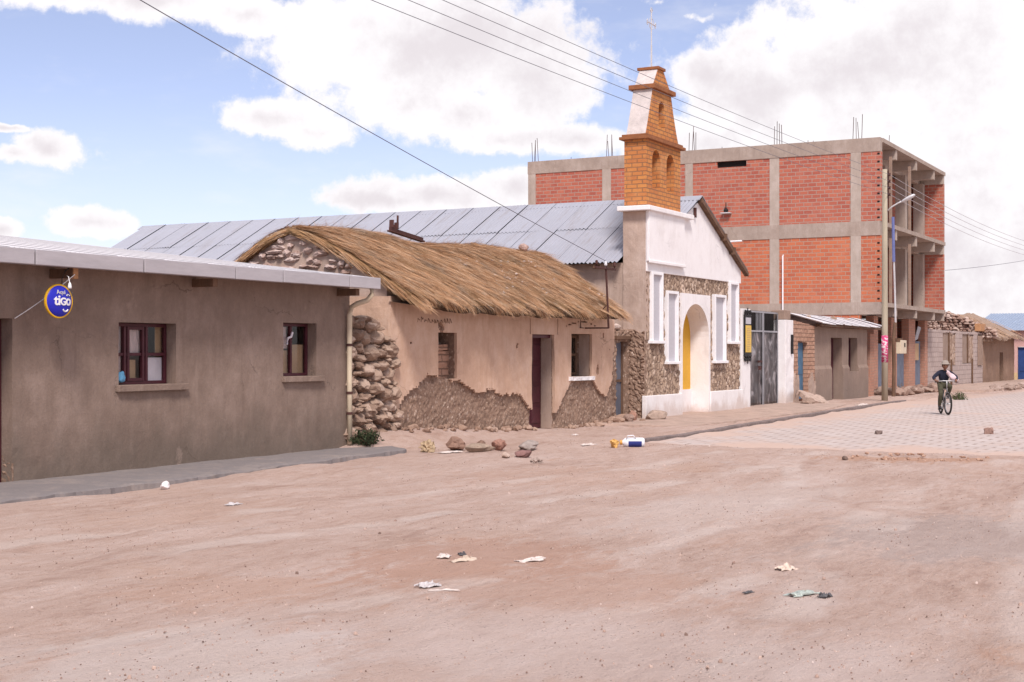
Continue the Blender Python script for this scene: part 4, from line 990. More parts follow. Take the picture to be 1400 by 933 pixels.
# ------------------------------------------------------------------ gate beside the church
def yard_gate():
    t = thing('yard_gate', 'dented dark metal double gate with bars on top, between two white posts', 'gate', (40.7, 13.3, 0))
    mb = MB(); sheet_wall(mb, 'x', 38.16, 38.94, -.2, 2.83, 13.0, 13.5, (), .15, lambda a, z: .008*fbm(a*2, z*2)); mb.build('gate_post', K['white'], t, bevel=.01)
    mb = MB(); sheet_wall(mb, 'x', 42.42, 43.27, -.2, 2.60, 13.05, 13.5, (), .15, lambda a, z: .02*fbm(a*2, z*2)); mb.build('gate_post', K['white'], t, bevel=.01)
    MB().box(42.42, 43.0, 13.06, 13.5, 2.605, 2.9).build('post_cap', K['jamb'], t, bevel=.02)
    mb = MB(); mb.box(38.94, 42.42, 13.2, 13.45, -.15, .03); mb.build('sill', K['slab_dust'], t)
    for a, b in ((38.98, 40.95), (40.97, 42.40)):
        mb = MB(); sheet_wall(mb, 'x', a, b, .06, 2.22, 13.3, 13.33, (), .07, lambda p, z: .03*fbm(p*2.4, z*1.8, 5)+.016*abs(math.sin(p*7.5)))
        lf = mb.build('gate_leaf', K['gate'], t, smooth=True)
        mb = MB(); mb.box(a, a+.05, 13.27, 13.295, .04, 2.82); mb.box(b-.05, b, 13.27, 13.295, .04, 2.82); mb.box(a+.05, b-.05, 13.27, 13.295, 2.2, 2.25); mb.box(a+.05, b-.05, 13.27, 13.295, 2.77, 2.82); mb.build('frame', K['grey_metal'], lf)
        x = a+.12
        while x < b-.06:
            MB().tube([(x, 13.285, 2.25), (x, 13.285, 2.77)], .011, 6).build('bar', K['grey_metal'] if 40.2 < x < 40.95 else K['black_metal'], lf); x += .135
    MB().box(38.95, 42.41, 13.42, 13.45, 2.1, 2.84).build('dark_backing', K['dark'], t)  # black sheet: darkness of the passage behind the bars put into its colour
    MB().box(40.5, 40.75, 13.24, 13.3, 1.3, 1.36).build('bolt', K['rust'], t)
    MB().box(40.55, 40.68, 13.24, 13.3, 1.08, 1.2).build('lock', K['rust'], t)
    MB().box(42.98, 43.05, 12.98, 13.05, 1.55, 2.15).build('hinge_plate', K['black_metal'], t)
yard_gate()
def yellow_sign():
    t = thing('wall_lantern', 'tall narrow yellow panel in a black frame with scrolled iron ends, beside the church', 'wall lantern', (38.5, 12.9, 1.3))
    MB().box(38.30, 38.86, 12.95, 12.985, 1.52, 2.62).build('frame', K['black_metal'], t, bevel=.01)
    p = MB().box(38.35, 38.81, 12.93, 12.95, 1.60, 2.36).build('panel', K['panel_yellow'], t, bevel=.005)
    mb = MB(); random.seed(4)
    for i in range(13): mb.box(38.42+.02*random.random(), 38.66+.1*random.random(), 12.927, 12.9295, 1.66+i*.05, 1.675+i*.05)
    mb.build('faded_lines', K['card'], p)
    MB().box(38.37, 38.79, 12.932, 12.95, 2.40, 2.58).build('upper_panel', K['niche_glass'], t)
    for z0, s in ((2.62, 1), (1.52, -1)):
        mb = MB()
        for cx in (38.38, 38.58, 38.78):
            pts = [(cx+.09*(1-i/26)*math.cos(i*.55), 12.96, z0+s*(.09+.09*(1-i/26)*math.sin(i*.55))) for i in range(20)]; mb.tube(pts, .016, 5)
        mb.tube([(38.26, 12.96, z0+s*.02), (38.9, 12.96, z0+s*.02)], .02, 6); mb.tube([(38.58, 12.96, z0), (38.58, 12.96, z0+s*.24)], .016, 6)
        mb.build('scroll_bracket', K['black_metal'], t)
yellow_sign()

# ------------------------------------------------------------------ small shop with the tin roof
def small_shop():
    t = thing('small_house', 'low brown house with adobe brick end, narrow blue door and thin tin roof', 'house', (48, 13.1, 0))
    ops = [(47.75, 49.16, -.2, 2.1), (50.04, 51.26, .92, 2.12)]
    mb = MB(); disp = lambda a, z: .012*fbm(a*1.3, z*1.3, 2) - (.05 if z < 1.05 else 0)
    sheet_wall(mb, 'x', 45.63, 52.7, -.25, 2.44, 13.1, 13.5, ops, .12, disp); mb.box(45.63, 45.9, 13.5, 17, -.2, 2.5); mb.box(52.4, 52.7, 13.5, 17, -.2, 2.5)
    mb.box(45.9, 52.4, 14.2, 14.25, -.1, 2.4)
    mb.build('wall', K['shopwall'], t)
    mb = MB(); sheet_wall(mb, 'x', 43.28, 45.64, -.2, 2.6, 13.06, 13.45, [(43.74, 44.80, -.2, 1.98)], .07, lambda a, z: -.03*abs(fbm(a*5, z*9, 4)), top=lambda a: 2.60-.06*(a-43.28)+.03*nz(a*5, 2))
    mb.build('adobe_wall', K['adobe_brick'], t)
    mb = MB(); sheet_wall(mb, 'x', 44.86, 45.6, -.2, .95, 13.0, 13.06, (), .06, lambda a, z: .02*fbm(a*4, z*4), keep=lambda a, z: z < .75+.35*nz(a*3, 2)); mb.build('plaster_remnant', K['oldplaster'], t); mb = MB(); sheet_wall(mb, 'x', 43.25, 43.72, -.2, .95, 13.0, 13.06, (), .06, lambda a, z: .02*fbm(a*4, z*4), keep=lambda a, z: z < .8+.35*nz(a*5, 4))
    mb.build('plaster_remnant', K['oldplaster'], t)
    d = MB().box(43.75, 44.79, 13.2, 13.24, .12, 1.96).build('blue_door', K['blue_paint'], t); d['label'] = 'narrow blue door'
    mb = MB(); mb.box(43.8, 44.74, 13.185, 13.2, .9, .96); mb.box(43.8, 44.74, 13.185, 13.2, .3, .36); mb.build('batten', K['blue_paint'], d)
    d = MB().box(47.77, 49.14, 13.40, 13.44, .0, 2.08).build('door', K['maroon'], t)
    MB().box(48.5, 49.05, 13.385, 13.40, .2, .9).build('panel', K['maroon'], d, bevel=.01)
    w = window(t, 50.06, 51.24, .94, 2.1, 13.34, (50.65,), (), .06)
    MB().box(50.1, 51.2, 13.46, 13.48, .95, 2.1).build('back_sheet', K['dark'], w)  # plain near-black sheet behind the panes
    mb = MB(); x = 45.35; random.seed(14)
    while x < 54.3:
        x1 = min(x+.9, 54.36); w = random.uniform(-.06, .05); lf = random.uniform(-.01, .03)
        corr_sheet(mb, (x, 13.95+w, 2.86+lf), (x1-x+.06, 0, 0), (0, -(1.2+w)-random.uniform(-.05, .08), -.335), .016, .11, 6, 2, .015, 0)
        corr_sheet(mb, (x, 13.93, 2.87), (x1-x+.06, 0, 0), (0, 3.2, -.55), .016, .11, 6, 2, .015, 0); x = x1
    mb.build('roof', K['zinc_pale'], t)
    for x, y in ((47.1, 13.7), (49.6, 13.5), (52.2, 13.75)): MB().rock((x, y, 2.78), (.22, .12, .09), x, 2, .3).build('roof_stone', K['fieldstone'], t)
    mb = MB(); mb.box(45.5, 54.36, 12.80, 12.86, 2.44, 2.515); mb.build('eave_board', K['timber'], t)
    for x in (45.9, 47.6, 49.4, 51.2, 52.5): MB().box(x, x+.1, 12.86, 13.1, 2.45, 2.53).build('rafter', K['timber'], t)
small_shop()

# ------------------------------------------------------------------ unfinished brick building
def brick_building():
    t = thing('unfinished_building', 'unfinished three-storey red brick building with grey concrete frame and bare rebar on the roof', 'building', (60, 13, 0))
    X0, X1, YF, YB = 54.4, 66.6, 13.0, 28.1
    cols = [(14.16, 13.76), (17.38, 16.99), (20.92, 20.60), (24.63, 24.23), (28.12, 27.76)]
    bands = [(9.80, 9.27), (6.62, 6.07), (3.52, 3.05)]
    # brick panels of the long side wall; lighter orange below
    mb = MB(); vent = (18.34, 19.57, 9.02, 9.27)
    sheet_wall(mb, 'y', 13.0, 28.1, 6.62, 9.27, X0+.03, X0+.25, [(18.34, 19.57, 9.02, 9.269)], 1.2); mb.build('brick_wall', K['redbrick'], t)
    mb = MB(); sheet_wall(mb, 'y', 13.0, 28.1, 3.52, 6.07, X0+.03, X0+.25, (), 1.2); mb.build('brick_wall', K['orangebrick'], t)
    mb = MB(); sheet_wall(mb, 'y', 13.8, 28.1, -.3, 3.05, X0+.03, X0+.25, (), 1.2); mb.build('brick_wall', K['orangebrick'], t)
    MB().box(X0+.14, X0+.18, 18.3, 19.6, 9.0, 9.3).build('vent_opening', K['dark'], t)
    # frame: slab edges and columns
    for zt, zb in bands:
        mb = MB(); sheet_wall(mb, 'y', 13.02, 28.14, zb, zt, X0, X0+.3, (), .2, lambda a, z: .012*fbm(a*.9, z*2, 1)); mb.build('beam', K['concrete_dk'], t)
    for i, (a, b) in enumerate(cols):
        for zb, zt in ((6.62, 9.27), (3.52, 6.07), (-.3, 3.05)):
            if i < 1 and zt == 3.05: continue
            mb = MB(); sheet_wall(mb, 'y', b, a, zb, zt, X0+.008, X0+.3, (), .2, lambda p, z: .008*fbm(p*2, z, 3)); mb.build('column', K['concrete'], t)
    # hollow ends of the bricks at the street corner
    mb = MB(); k = 0; z = 3.6
    for z0, z1 in ((3.56, 6.05), (6.66, 9.22)):
        z = z0+.02; k = 0
        while z < z1-.1:
            if k % 2 == 0:
                mb.box(X0+.018, X0+.032, 13.05, 13.14, z+.035, z+.10)
            z += .152; k += 1
    mb.build('hollow_brick_end', K['dark'], t)
    # floors with joists, cantilevered over the street
    for zt, zb in bands:
        mb = MB(); mb.box(X0+.3, X1, YF-.02, 27.9, zt-.16, zt); mb.build('slab', K['concrete_dk'], t)
        for x in (56.95, 60.6, 64.2):
            MB().box(x, x+.28, YF+.03, 16, zb-.02, zt-.165).build('joist', K['concrete'], t)
        MB().box(X1-.32, X1-.02, YF+.03, 16, zb-.02, zt-.165).build('joist', K['concrete'], t)
        MB().box(X0+.31, X1-.33, 14.05, 14.3, zb, zt-.165).build('beam', K['concrete'], t)
    # storeys: columns, partitions, end wall
    for zb, zt in ((3.52, 6.07), (6.62, 9.27)):
        for x in (58.7, 62.35, 65.9): MB().box(x, x+.42, 13.85, 14.28, zb, zt).build('column', K['concrete'], t)
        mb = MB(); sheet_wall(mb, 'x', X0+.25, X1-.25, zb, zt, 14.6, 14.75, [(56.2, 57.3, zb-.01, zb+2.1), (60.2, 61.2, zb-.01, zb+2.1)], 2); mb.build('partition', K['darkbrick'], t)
        MB().box(X1-.23, X1-.02, 13.02, 14.3, zb, zt).build('end_wall', K['redbrick'], t)
        MB().box(X1-.23, X1-.03, 14.3, 27.9, zb, zt).build('end_wall', K['redbrick'], t)
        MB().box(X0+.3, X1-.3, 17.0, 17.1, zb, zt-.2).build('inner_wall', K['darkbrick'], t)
        for x in (56.15, 59.5): MB().box(x, x+.1, 13.0, 13.1, zb, zt).build('prop', K['jamb'], t)
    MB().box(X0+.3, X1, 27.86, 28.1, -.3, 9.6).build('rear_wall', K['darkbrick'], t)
    # ground floor: brick pillars, dark bays, corrugated hoarding
    px = [(56.5, 57.2), (59.48, 60.5), (62.74, 64.0), (66.0, 66.6)]
    for a, b in px: MB().box(a, b, 13.78, 14.1, -.35, 3.05).build('pillar', K['pillar_brick'], t, bevel=.01)
    mb = MB(); sheet_wall(mb, 'x', X0+.3, X1-.1, -.3, 3.04, 15.6, 15.8, (), 2); mb.build('partition', K['darkbrick'], t)
    MB().box(X1-.25, X1-.02, 14.1, 27.9, -.3, 3.04).build('end_wall', K['darkbrick'], t)
    bays = [(54.7, 56.48, 1.95), (57.22, 59.46, 1.95), (60.52, 62.72, 2.0), (64.02, 65.98, 2.1)]
    for i, (a, b, h) in enumerate(bays):
        mb = MB(); corr_sheet(mb, (a, 13.98, h+.06*nz(a, 1)), (b-a, .02, .05*nz(b, 2)), (0, 0, -(h+.3)), .022, .2, 6, 3, .0, 0); mb.build('hoarding', K['bluegrey_tin'], t)
    MB().box(64.5, 65.3, 13.9, 13.93, 1.25, 2.0).build('patch_board', K['card'], t)
    mb = MB(); mb.prism([(64.2, 2.1), (64.9, 2.2), (65.6, 2.72), (64.95, 2.78)], 13.86, 13.89, 'y'); mb.build('loose_sheet', K['grey_metal'], t)
    MB().box(53.75, 54.38, 13.25, 13.4, -.2, 2.3).build('side_pillar', K['pillar_brick'], t)
    MB().box(52.75, 53.75, 13.42, 13.46, -.2, 2.3).build('side_hoarding', K['bluegrey_tin'], t)
    # small fittings on the side wall
    MB().tube([(54.33, 16.82, 3.15), (54.33, 16.82, 5.38), (54.36, 16.8, 5.43)], .03, 8).build('conduit', K['white_clean'], t)
    MB().tube([(54.2, 18.95, 6.02), (54.2, 18.45, 6.03)], .035, 8).build('tube_lamp', K['white_clean'], t)
    mb = MB(); mb.box(54.2, 54.42, 18.95, 19.35, 7.16, 7.2); mb.build('bracket_shelf', K['pale_metal'], t); MB().lathe([(.02, 0), (.09, .02), (.1, .1), (.05, .16), (.02, .2), (.018, .4)], (54.3, 19.15, 7.2), 12).build('bell', K['black_metal'], t)
    # starter bars
    random.seed(17); me = None
    def bars(x, y, n, w, h):
        nonlocal me
        for i in range(n):
            hh = h*random.uniform(.7, 1.1)
            if me is None:
                o = MB().tube([(0, 0, 0), (.01, .0, .5), (.015, 0, 1)], .012, 6).build('rebar', K['rust'], None); me = o.data; o.parent = t
            else:
                o = bpy.data.objects.new('rebar', me); COL.objects.link(o); o.parent = t
            o.location = (x+random.uniform(-.14, .14)-t.location.x, y-w*i/max(1, n-1)-t.location.y, 9.79); o.scale = (1, 1, hh); o.rotation_euler = (random.uniform(-.05, .05), random.uniform(-.06, .06), random.uniform(0, 6))
    for y in (28.0, 24.5, 20.8, 17.2, 14.05):
        bars(54.6, y+.05, 4, .34, .95); bars(58.9, y+.2, 3, .5, .72)
    bars(62.5, 14.2, 3, .3, .6); bars(66.2, 14.2, 3, .25, .5)
brick_building()

# ------------------------------------------------------------------ ruined block house and far houses
def block_house():
    t = thing('roofless_house', 'roofless grey block house with a row of tall open window gaps past the brick building', 'house', (72, 13.8, 0))
    ops = [(70.15, 73.4, .98, 2.62), (75.1, 78.3, 1.05, 2.60), (79.5, 80.9, .9, 2.62)]
    mb = MB(); sheet_wall(mb, 'x', 66.75, 81.0, -.5, 2.72, 13.8, 13.95, ops, .25, lambda a, z: .015*fbm(a*2, z*2), top=lambda a: 2.66+.07*nz(a*1.3, 1))
    mb.box(80.7, 81, 14.1, 18, -.4, 2.7); mb.build('block_wall', K['blockwall'], t)
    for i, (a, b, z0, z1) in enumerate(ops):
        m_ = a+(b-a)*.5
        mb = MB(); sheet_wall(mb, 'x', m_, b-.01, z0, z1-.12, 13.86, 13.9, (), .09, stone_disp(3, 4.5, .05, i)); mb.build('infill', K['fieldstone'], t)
        mb = MB(); sheet_wall(mb, 'x', a+.01, m_-.02, z0, z1-.02, 13.85, 13.9, (), .2, lambda p, z: .02*fbm(p*2, z*2)); mb.build('dark_panel', K['shopwall'] if i < 2 else K['timber'], t)  # plain dark brown panel filling the left half of the gap
        MB().box(m_-.09, m_+.05, 13.79, 13.86, z0, z1).build('frame', K['timber'], t)
    for x in (72.0, 77.6): MB().box(x, x+.12, 13.72, 13.79, -.3, 1.25).build('stake', K['timber'], t)
    MB().box(79.4, 80.6, 13.74, 13.79, .9, 2.5).build('door', K['jamb'], t)
    MB().box(79.4, 81.1, 13.65, 13.95, 2.74, 3.15).build('crate', K['raw_timber'], t, bevel=.02)
    mb = MB(); sheet_wall(mb, 'x', 67.2, 80.6, -.3, 2.2, 15.2, 15.4, (), .3, stone_disp(3, 4, .08, 3)); mb.build('inner_wall', K['adobe'], t)
block_house()
def far_thatch():
    t = thing('far_house', 'brown mud house with broken stone gable and sagging straw roof at the street end', 'house', (86, 13.8, 0))
    mb = MB(); sheet_wall(mb, 'x', 81.05, 92.0, -.7, 2.45, 13.8, 14.2, [(86.5, 87.9, -.7, 1.6)], .3, lambda a, z: .03*fbm(a, z, 3)); mb.box(91.7, 92, 14.2, 18, -.6, 2.4)
    mb.build('wall', K['farwall'], t)
    MB().box(86.5, 87.9, 14.05, 14.1, -.6, 1.6).build('door', K['timber'], t)
    apex = lambda y: 3.80-.42*abs(y-15.6)
    g = MB().prism([(13.3, 2.2), (13.3, 2.85), (15.6, 3.72), (18.2, 2.75), (18.2, 2.2)], 80.9, 81.3, 'x').build('gable', K['adobe'], t)
    mb = MB(); random.seed(6); z = 2.35
    while z < 3.8:
        y = 13.0
        while y < 18.3:
            w = random.uniform(.14, .36)
            if z < apex(y+w/2)-.05: mb.rock((80.88+random.uniform(-.1, .05), y+w/2, z+.1), (.2, w*.55, .11), random.random()*60, 2, .35, rot=random.random())
            y += w
        z += .145
    tag(mb.build('gable_stone', mat_stone('far_gable_mix', [(.25, .15, .12), (.36, .24, .19), (.45, .33, .275), (.50, .39, .34)], 3), g), kind='stuff')
    vs = []; fs = []
    for i in range(41):
        x = 81.0+11.4*i/40
        for j in range(13):
            s = -1+j/6; y = 15.6+s*2.5; z = 3.75-.1*math.sin(i*.2)-1.25*abs(s)**1.15+.07*fbm(x*1.5, y*2, 3)+(0 if s < 0 else .1); vs.append((x, y, z))
    b = len(vs); vs += [(x, y, z-.16) for x, y, z in vs]
    for i in range(40):
        for j in range(12):
            a = i*13+j; fs += [(a, a+13, a+14, a+1), (b+a, b+a+1, b+a+14, b+a+13)]
    for i in range(40):
        for j in (0, 12): a = i*13+j; fs.append((a, b+a, b+a+13, a+13))
    for j in range(12):
        for i in (0, 40): a = i*13+j; fs.append((a, a+1, b+a+1, b+a))
    r = MB().add(vs, fs).build('roof', simple('old_grey_straw', (.34, .235, .175), .35, 4, .95, .8, 18, stretch=(3, 1, 1), dist=.06), t)
    mb = MB(); random.seed(9)
    for i in range(260):
        x = 81+11.3*random.random(); s = -random.random(); y = 15.6+s*2.5; z = 3.75-1.25*abs(s)**1.15
        mb.add([(x, y, z+.05), (x+.05, y, z+.05), (x+.06+random.gauss(0, .1), y-.5, z-.22), (x+.04, y-.5, z-.22)], [(0, 1, 2, 3)])
    tag(mb.build('straw', K['straw'], r), kind='stuff')
far_thatch()
def pink_house():
    t = thing('pink_house', 'pink house with yellow base, blue double door and blue-grey roof cut by the right edge', 'house', (95, 12, 0))
    mb = MB(); sheet_wall(mb, 'y', 3.0, 16.5, -.8, 3.0, 95.0, 95.4, [(11.0, 14.05, -.8, 1.95)], .5); mb.box(95.4, 103, 16.2, 16.5, -.8, 3.0); mb.box(95.4, 103, 3.0, 3.3, -.8, 3.0); mb.build('wall', K['pink_wall'], t)
    for a, b in ((14.07, 16.5), (3.0, 10.98)): MB().box(94.95, 95.0, a, b, -.8, .3).build('plinth', simple('faded_yellow', (.58, .43, .24), .15, 3), t)
    d = MB().box(95.15, 95.2, 11.02, 14.03, -.7, 1.93).build('door', K['deep_blue'], t)
    mb = MB(); mb.box(95.12, 95.15, 12.5, 12.56, -.7, 1.9); mb.box(95.12, 95.149, 11.2, 13.9, .4, .5); mb.build('rail', K['deep_blue'], d)
    mb = MB(); corr_sheet(mb, (94.5, 2.6, 3.0), (0, 14.4, 0), (8.6, 0, 1.3), .02, .2, 4, 1); mb.build('roof', simple('blue_zinc', (.30, .36, .47), .15, 2, .5, .1, metal=.3), t)
pink_house()

# ------------------------------------------------------------------ pole, wires, service mast
def street_pole():
    t = thing('utility_pole', 'pale wooden utility pole with street lamp arm and magenta poster band', 'utility pole', (47.4, 11.2, 0))
    MB().tube([(47.4, 11.2, -.3), (47.4, 11.2, 2.5), (47.41, 11.2, 5), (47.4, 11.2, 7.66)], [.108, .102, .092, .08], 14).build('shaft', K['pole_wood'], t, smooth=True)
    MB().lathe([(.107, 1.27), (.1095, 1.27), (.107, 2.16), (.103, 2.16)], (47.4, 11.2, 0), 16).build('poster', K['poster'], t, smooth=True)
    mb = MB(); mb.box(47.49, 47.53, 11.10, 11.14, 6.7, 7.6); mb.build('rack', K['rust'], t)
    for z in (7.5, 7.28, 7.06, 6.84):
        MB().lathe([(.02, -.05), (.045, -.045), (.03, 0), (.045, .045), (.02, .05)], (47.56, 11.08, z), 10).build('insulator', K['rust'], t, smooth=True)
    a = MB().tube([(47.4, 11.12, 6.28), (47.4, 10.95, 6.42), (47.4, 10.75, 6.53), (47.4, 10.62, 6.58)], .025, 8).build('lamp_arm', K['pale_metal'], t, smooth=True)
    mb = MB(); prof = [(.03, 0), (.06, .06), (.085, .18), (.095, .32), (.08, .45), (.03, .52)]
    n = 12; vs = []; fs = []
    for r, h in prof:
        for j in range(n):
            q = 2*math.pi*j/n; vs.append((47.4+r*1.15*math.cos(q), 10.66-h*.86, 6.56+h*.40+r*.75*math.sin(q)))
    for i in range(len(prof)-1):
        for j in range(n): fs.append((i*n+j, i*n+(j+1) % n, (i+1)*n+(j+1) % n, (i+1)*n+j))
    fs += [tuple(range(n)), tuple(range(len(vs)-n, len(vs)))]
    MB().add(vs, fs).build('lamp_head', K['pale_metal'], t, smooth=True)
street_pole()
def catenary(p, q, sag, n=28):
    p, q = Vector(p), Vector(q); return [p.lerp(q, i/n) - Vector((0, 0, sag*4*(i/n)*(1-i/n))) for i in range(n+1)]
WL = ['topmost of the four power lines strung past the street pole', 'power line just below the topmost one on the street pole', 'power line just above the lowest one on the street pole', 'lowest of the four power lines strung past the street pole']
wire_m = simple('wire', (.13, .13, .16), .1, 4, .6, 0); wire_pale = simple('pale_wire', (.42, .38, .40), .1, 4, .6, 0)  # far spans get a paler colour than near ones
for i, z in enumerate((7.5, 7.28, 7.06, 6.84)):
    a = [Vector((47.56, 11.08, z)), Vector((1, 11.3, z))]
    path = catenary((1, 11.3, z), (47.56, 11.08, z), .27)
    t = thing('power_line', WL[i], 'power line', (47.56, 11.08, z), 'power lines on the street pole')
    MB().tube(path, .0055, 5).build('near_span', wire_m, t)
    MB().tube(catenary((47.56, 11.08, z), (88, 9.5, z-.15), .55), .008, 5).build('far_span', wire_pale, t)
o = MB().tube(catenary((28.02, 12.6, 3.57), (.5, 10.7, 7.6), .16, 40), .0062, 6).build('service_cable', wire_m); tag(o, 'dark cable dropping across the sky to the bracket on the straw-roofed house', 'cable')
o = MB().tube(catenary((66.55, 12.98, 5.34), (88, 9.5, 7.6), .15), .010, 5).build('far_cable', wire_m); tag(o, 'single dark cable rising from the far corner of the brick building', 'cable')
def service_mast():
    t = thing('service_mast', 'slim upright service pipe, blue above and pale below, with a beige meter box', 'service mast', (53.0, 12.2, 0))
    MB().tube([(53.04, 12.2, 4.95), (53.0, 12.22, 6.6)], .055, 8).build('upper_pipe', K['blue_pipe'], t)
    MB().tube([(53.35, 12.2, 2.5), (53.2, 12.2, 4.0), (53.06, 12.2, 5.0)], .035, 8).build('lower_pipe', K['pale_metal'], t)
    MB().tube([(53.2, 12.25, -.2), (53.3, 12.25, 1.0), (53.2, 12.25, 2.1), (53.35, 12.22, 2.7)], .07, 8).build('stump', K['timber'], t)
    mb = MB(); mb.box(53.3, 54.25, 12.0, 12.18, 1.55, 2.05); b = mb.build('meter_box', K['cream'], t, bevel=.015)
    MB().box(53.85, 54.0, 11.985, 12.0, 1.8, 1.95).build('dial', K['dark'], b)
    MB().box(53.28, 53.7, 12.02, 12.2, 2.0, 2.12).build('hood', K['timber'], t)
service_mast()

# ------------------------------------------------------------------ round shop sign, bulb and cord on the grey house
def text_mesh(txt, size, ext=.004, off=.0):
    c = bpy.data.curves.new('lettering', 'FONT'); c.body = txt; c.size = size; c.extrude = ext; c.offset = off; c.align_x = 'CENTER'
    o = bpy.data.objects.new('lettering', c); COL.objects.link(o); dg = bpy.context.evaluated_depsgraph_get()
    me = bpy.data.meshes.new_from_object(o.evaluated_get(dg)); bpy.data.objects.remove(o); return me
def round_sign():
    t = thing('round_sign', 'round blue hanging sign with yellow rim and white lettering on the grey-brown house', 'sign', (12.44, 12.73, 2.21))
    t.rotation_euler = (0, 0, R(-4))
    # local frame: x to the viewer's right, z up, -y towards the viewer
    r = .205
    dome = lambda q: .055*max(0, 1-(q/.190)**2.4)**.6
    MB().lathe([(r-.03, -.012), (r-.004, -.014), (r, -.008), (r, .012), (r-.004, .016), (r-.03, .016)], (0, 0, 0), 40, 'y').build('rim', K['sign_yellow'], t, smooth=False, local=True)
    MB().lathe([(q, -dome(q)-.004) for q in (.004, .04, .08, .11, .135, .155, .17, .18, .187)] + [(.187, .02)], (0, 0, 0), 40, 'y').build('face', K['sign_blue'], t, smooth=True, local=True)
    def put(me, x, z, m, name, y=-.006, sx=1.0):
        for v in me.vertices: v.co.z += dome(math.hypot(v.co.x+x, v.co.y+z))
        me.materials.clear(); me.materials.append(m); o = bpy.data.objects.new(name, me); COL.objects.link(o); o.parent = t
        o.rotation_euler = (R(90), 0, 0); o.location = (x, y, z); o.scale = (sx, 1, 1); return o
    for ch, sz, x in (('t', .165, -.082), ('i', .165, -.040), ('G', .122, .018), ('o', .165, .100)):
        put(text_mesh(ch, sz, .004, .004), x, -.045, K['white_clean'], 'lettering')
    put(text_mesh('Aqui', .070, .003, .001), -.005, .085, K['niche_glass'], 'lettering')
    def arc(cx, cz, rad, a0, a1, w, y, up=False):
        pts = []
        for i in range(13):
            a = R(a0+(a1-a0)*i/12); px_, pz_ = cx+rad*math.cos(a), cz+rad*math.sin(a); pts.append((px_, -dome(math.hypot(px_, pz_))-.005, pz_))
        return MB().tube(pts, w, 6)
    arc(.100, .050, .030, 30, 150, .008, -.056).build('circumflex', K['white_clean'], t, local=True)
    arc(.062, -.078, .044, 205, 335, .010, -.052).build('smile', K['white_clean'], t, local=True)
    mb = MB(); mb.tube([(.05, 0, r-.005), (.05, 0, r+.07), (.10, .0, r+.16), (.2, .02, r+.22)], .006, 6); mb.build('hanger', K['black_metal'], t, local=True)
round_sign()
def hanging_bulb():
    t = thing('light_bulb', 'clear light bulb in a white socket hanging before the round blue sign', 'light bulb', (12.47, 12.55, 2.36))
    MB().tube([(12.56, 12.72, 2.52), (12.47, 12.60, 2.50), (12.44, 12.55, 2.42)], .004, 5).build('flex', K['white_clean'], t)
    MB().lathe([(.006, .07), (.014, .06), (.022, .02), (.024, 0), (.01, -.004)], (12.44, 12.55, 2.36), 14).build('socket', K['white_clean'], t, smooth=True)
    MB().lathe([(.015, 0), (.018, -.02), (.032, -.05), (.034, -.07), (.024, -.095), (.003, -.104)], (12.44, 12.55, 2.356), 16).build('bulb', K['glass'], t, smooth=True)
hanging_bulb()
o = MB().tube(catenary((12.07, 13.06, 2.0), (12.68, 12.71, 2.54), .02, 14), .006, 6).build('electric_cable', K['white_clean']); tag(o, 'white cord slung from the door corner to the eave beside the round sign', 'cable')

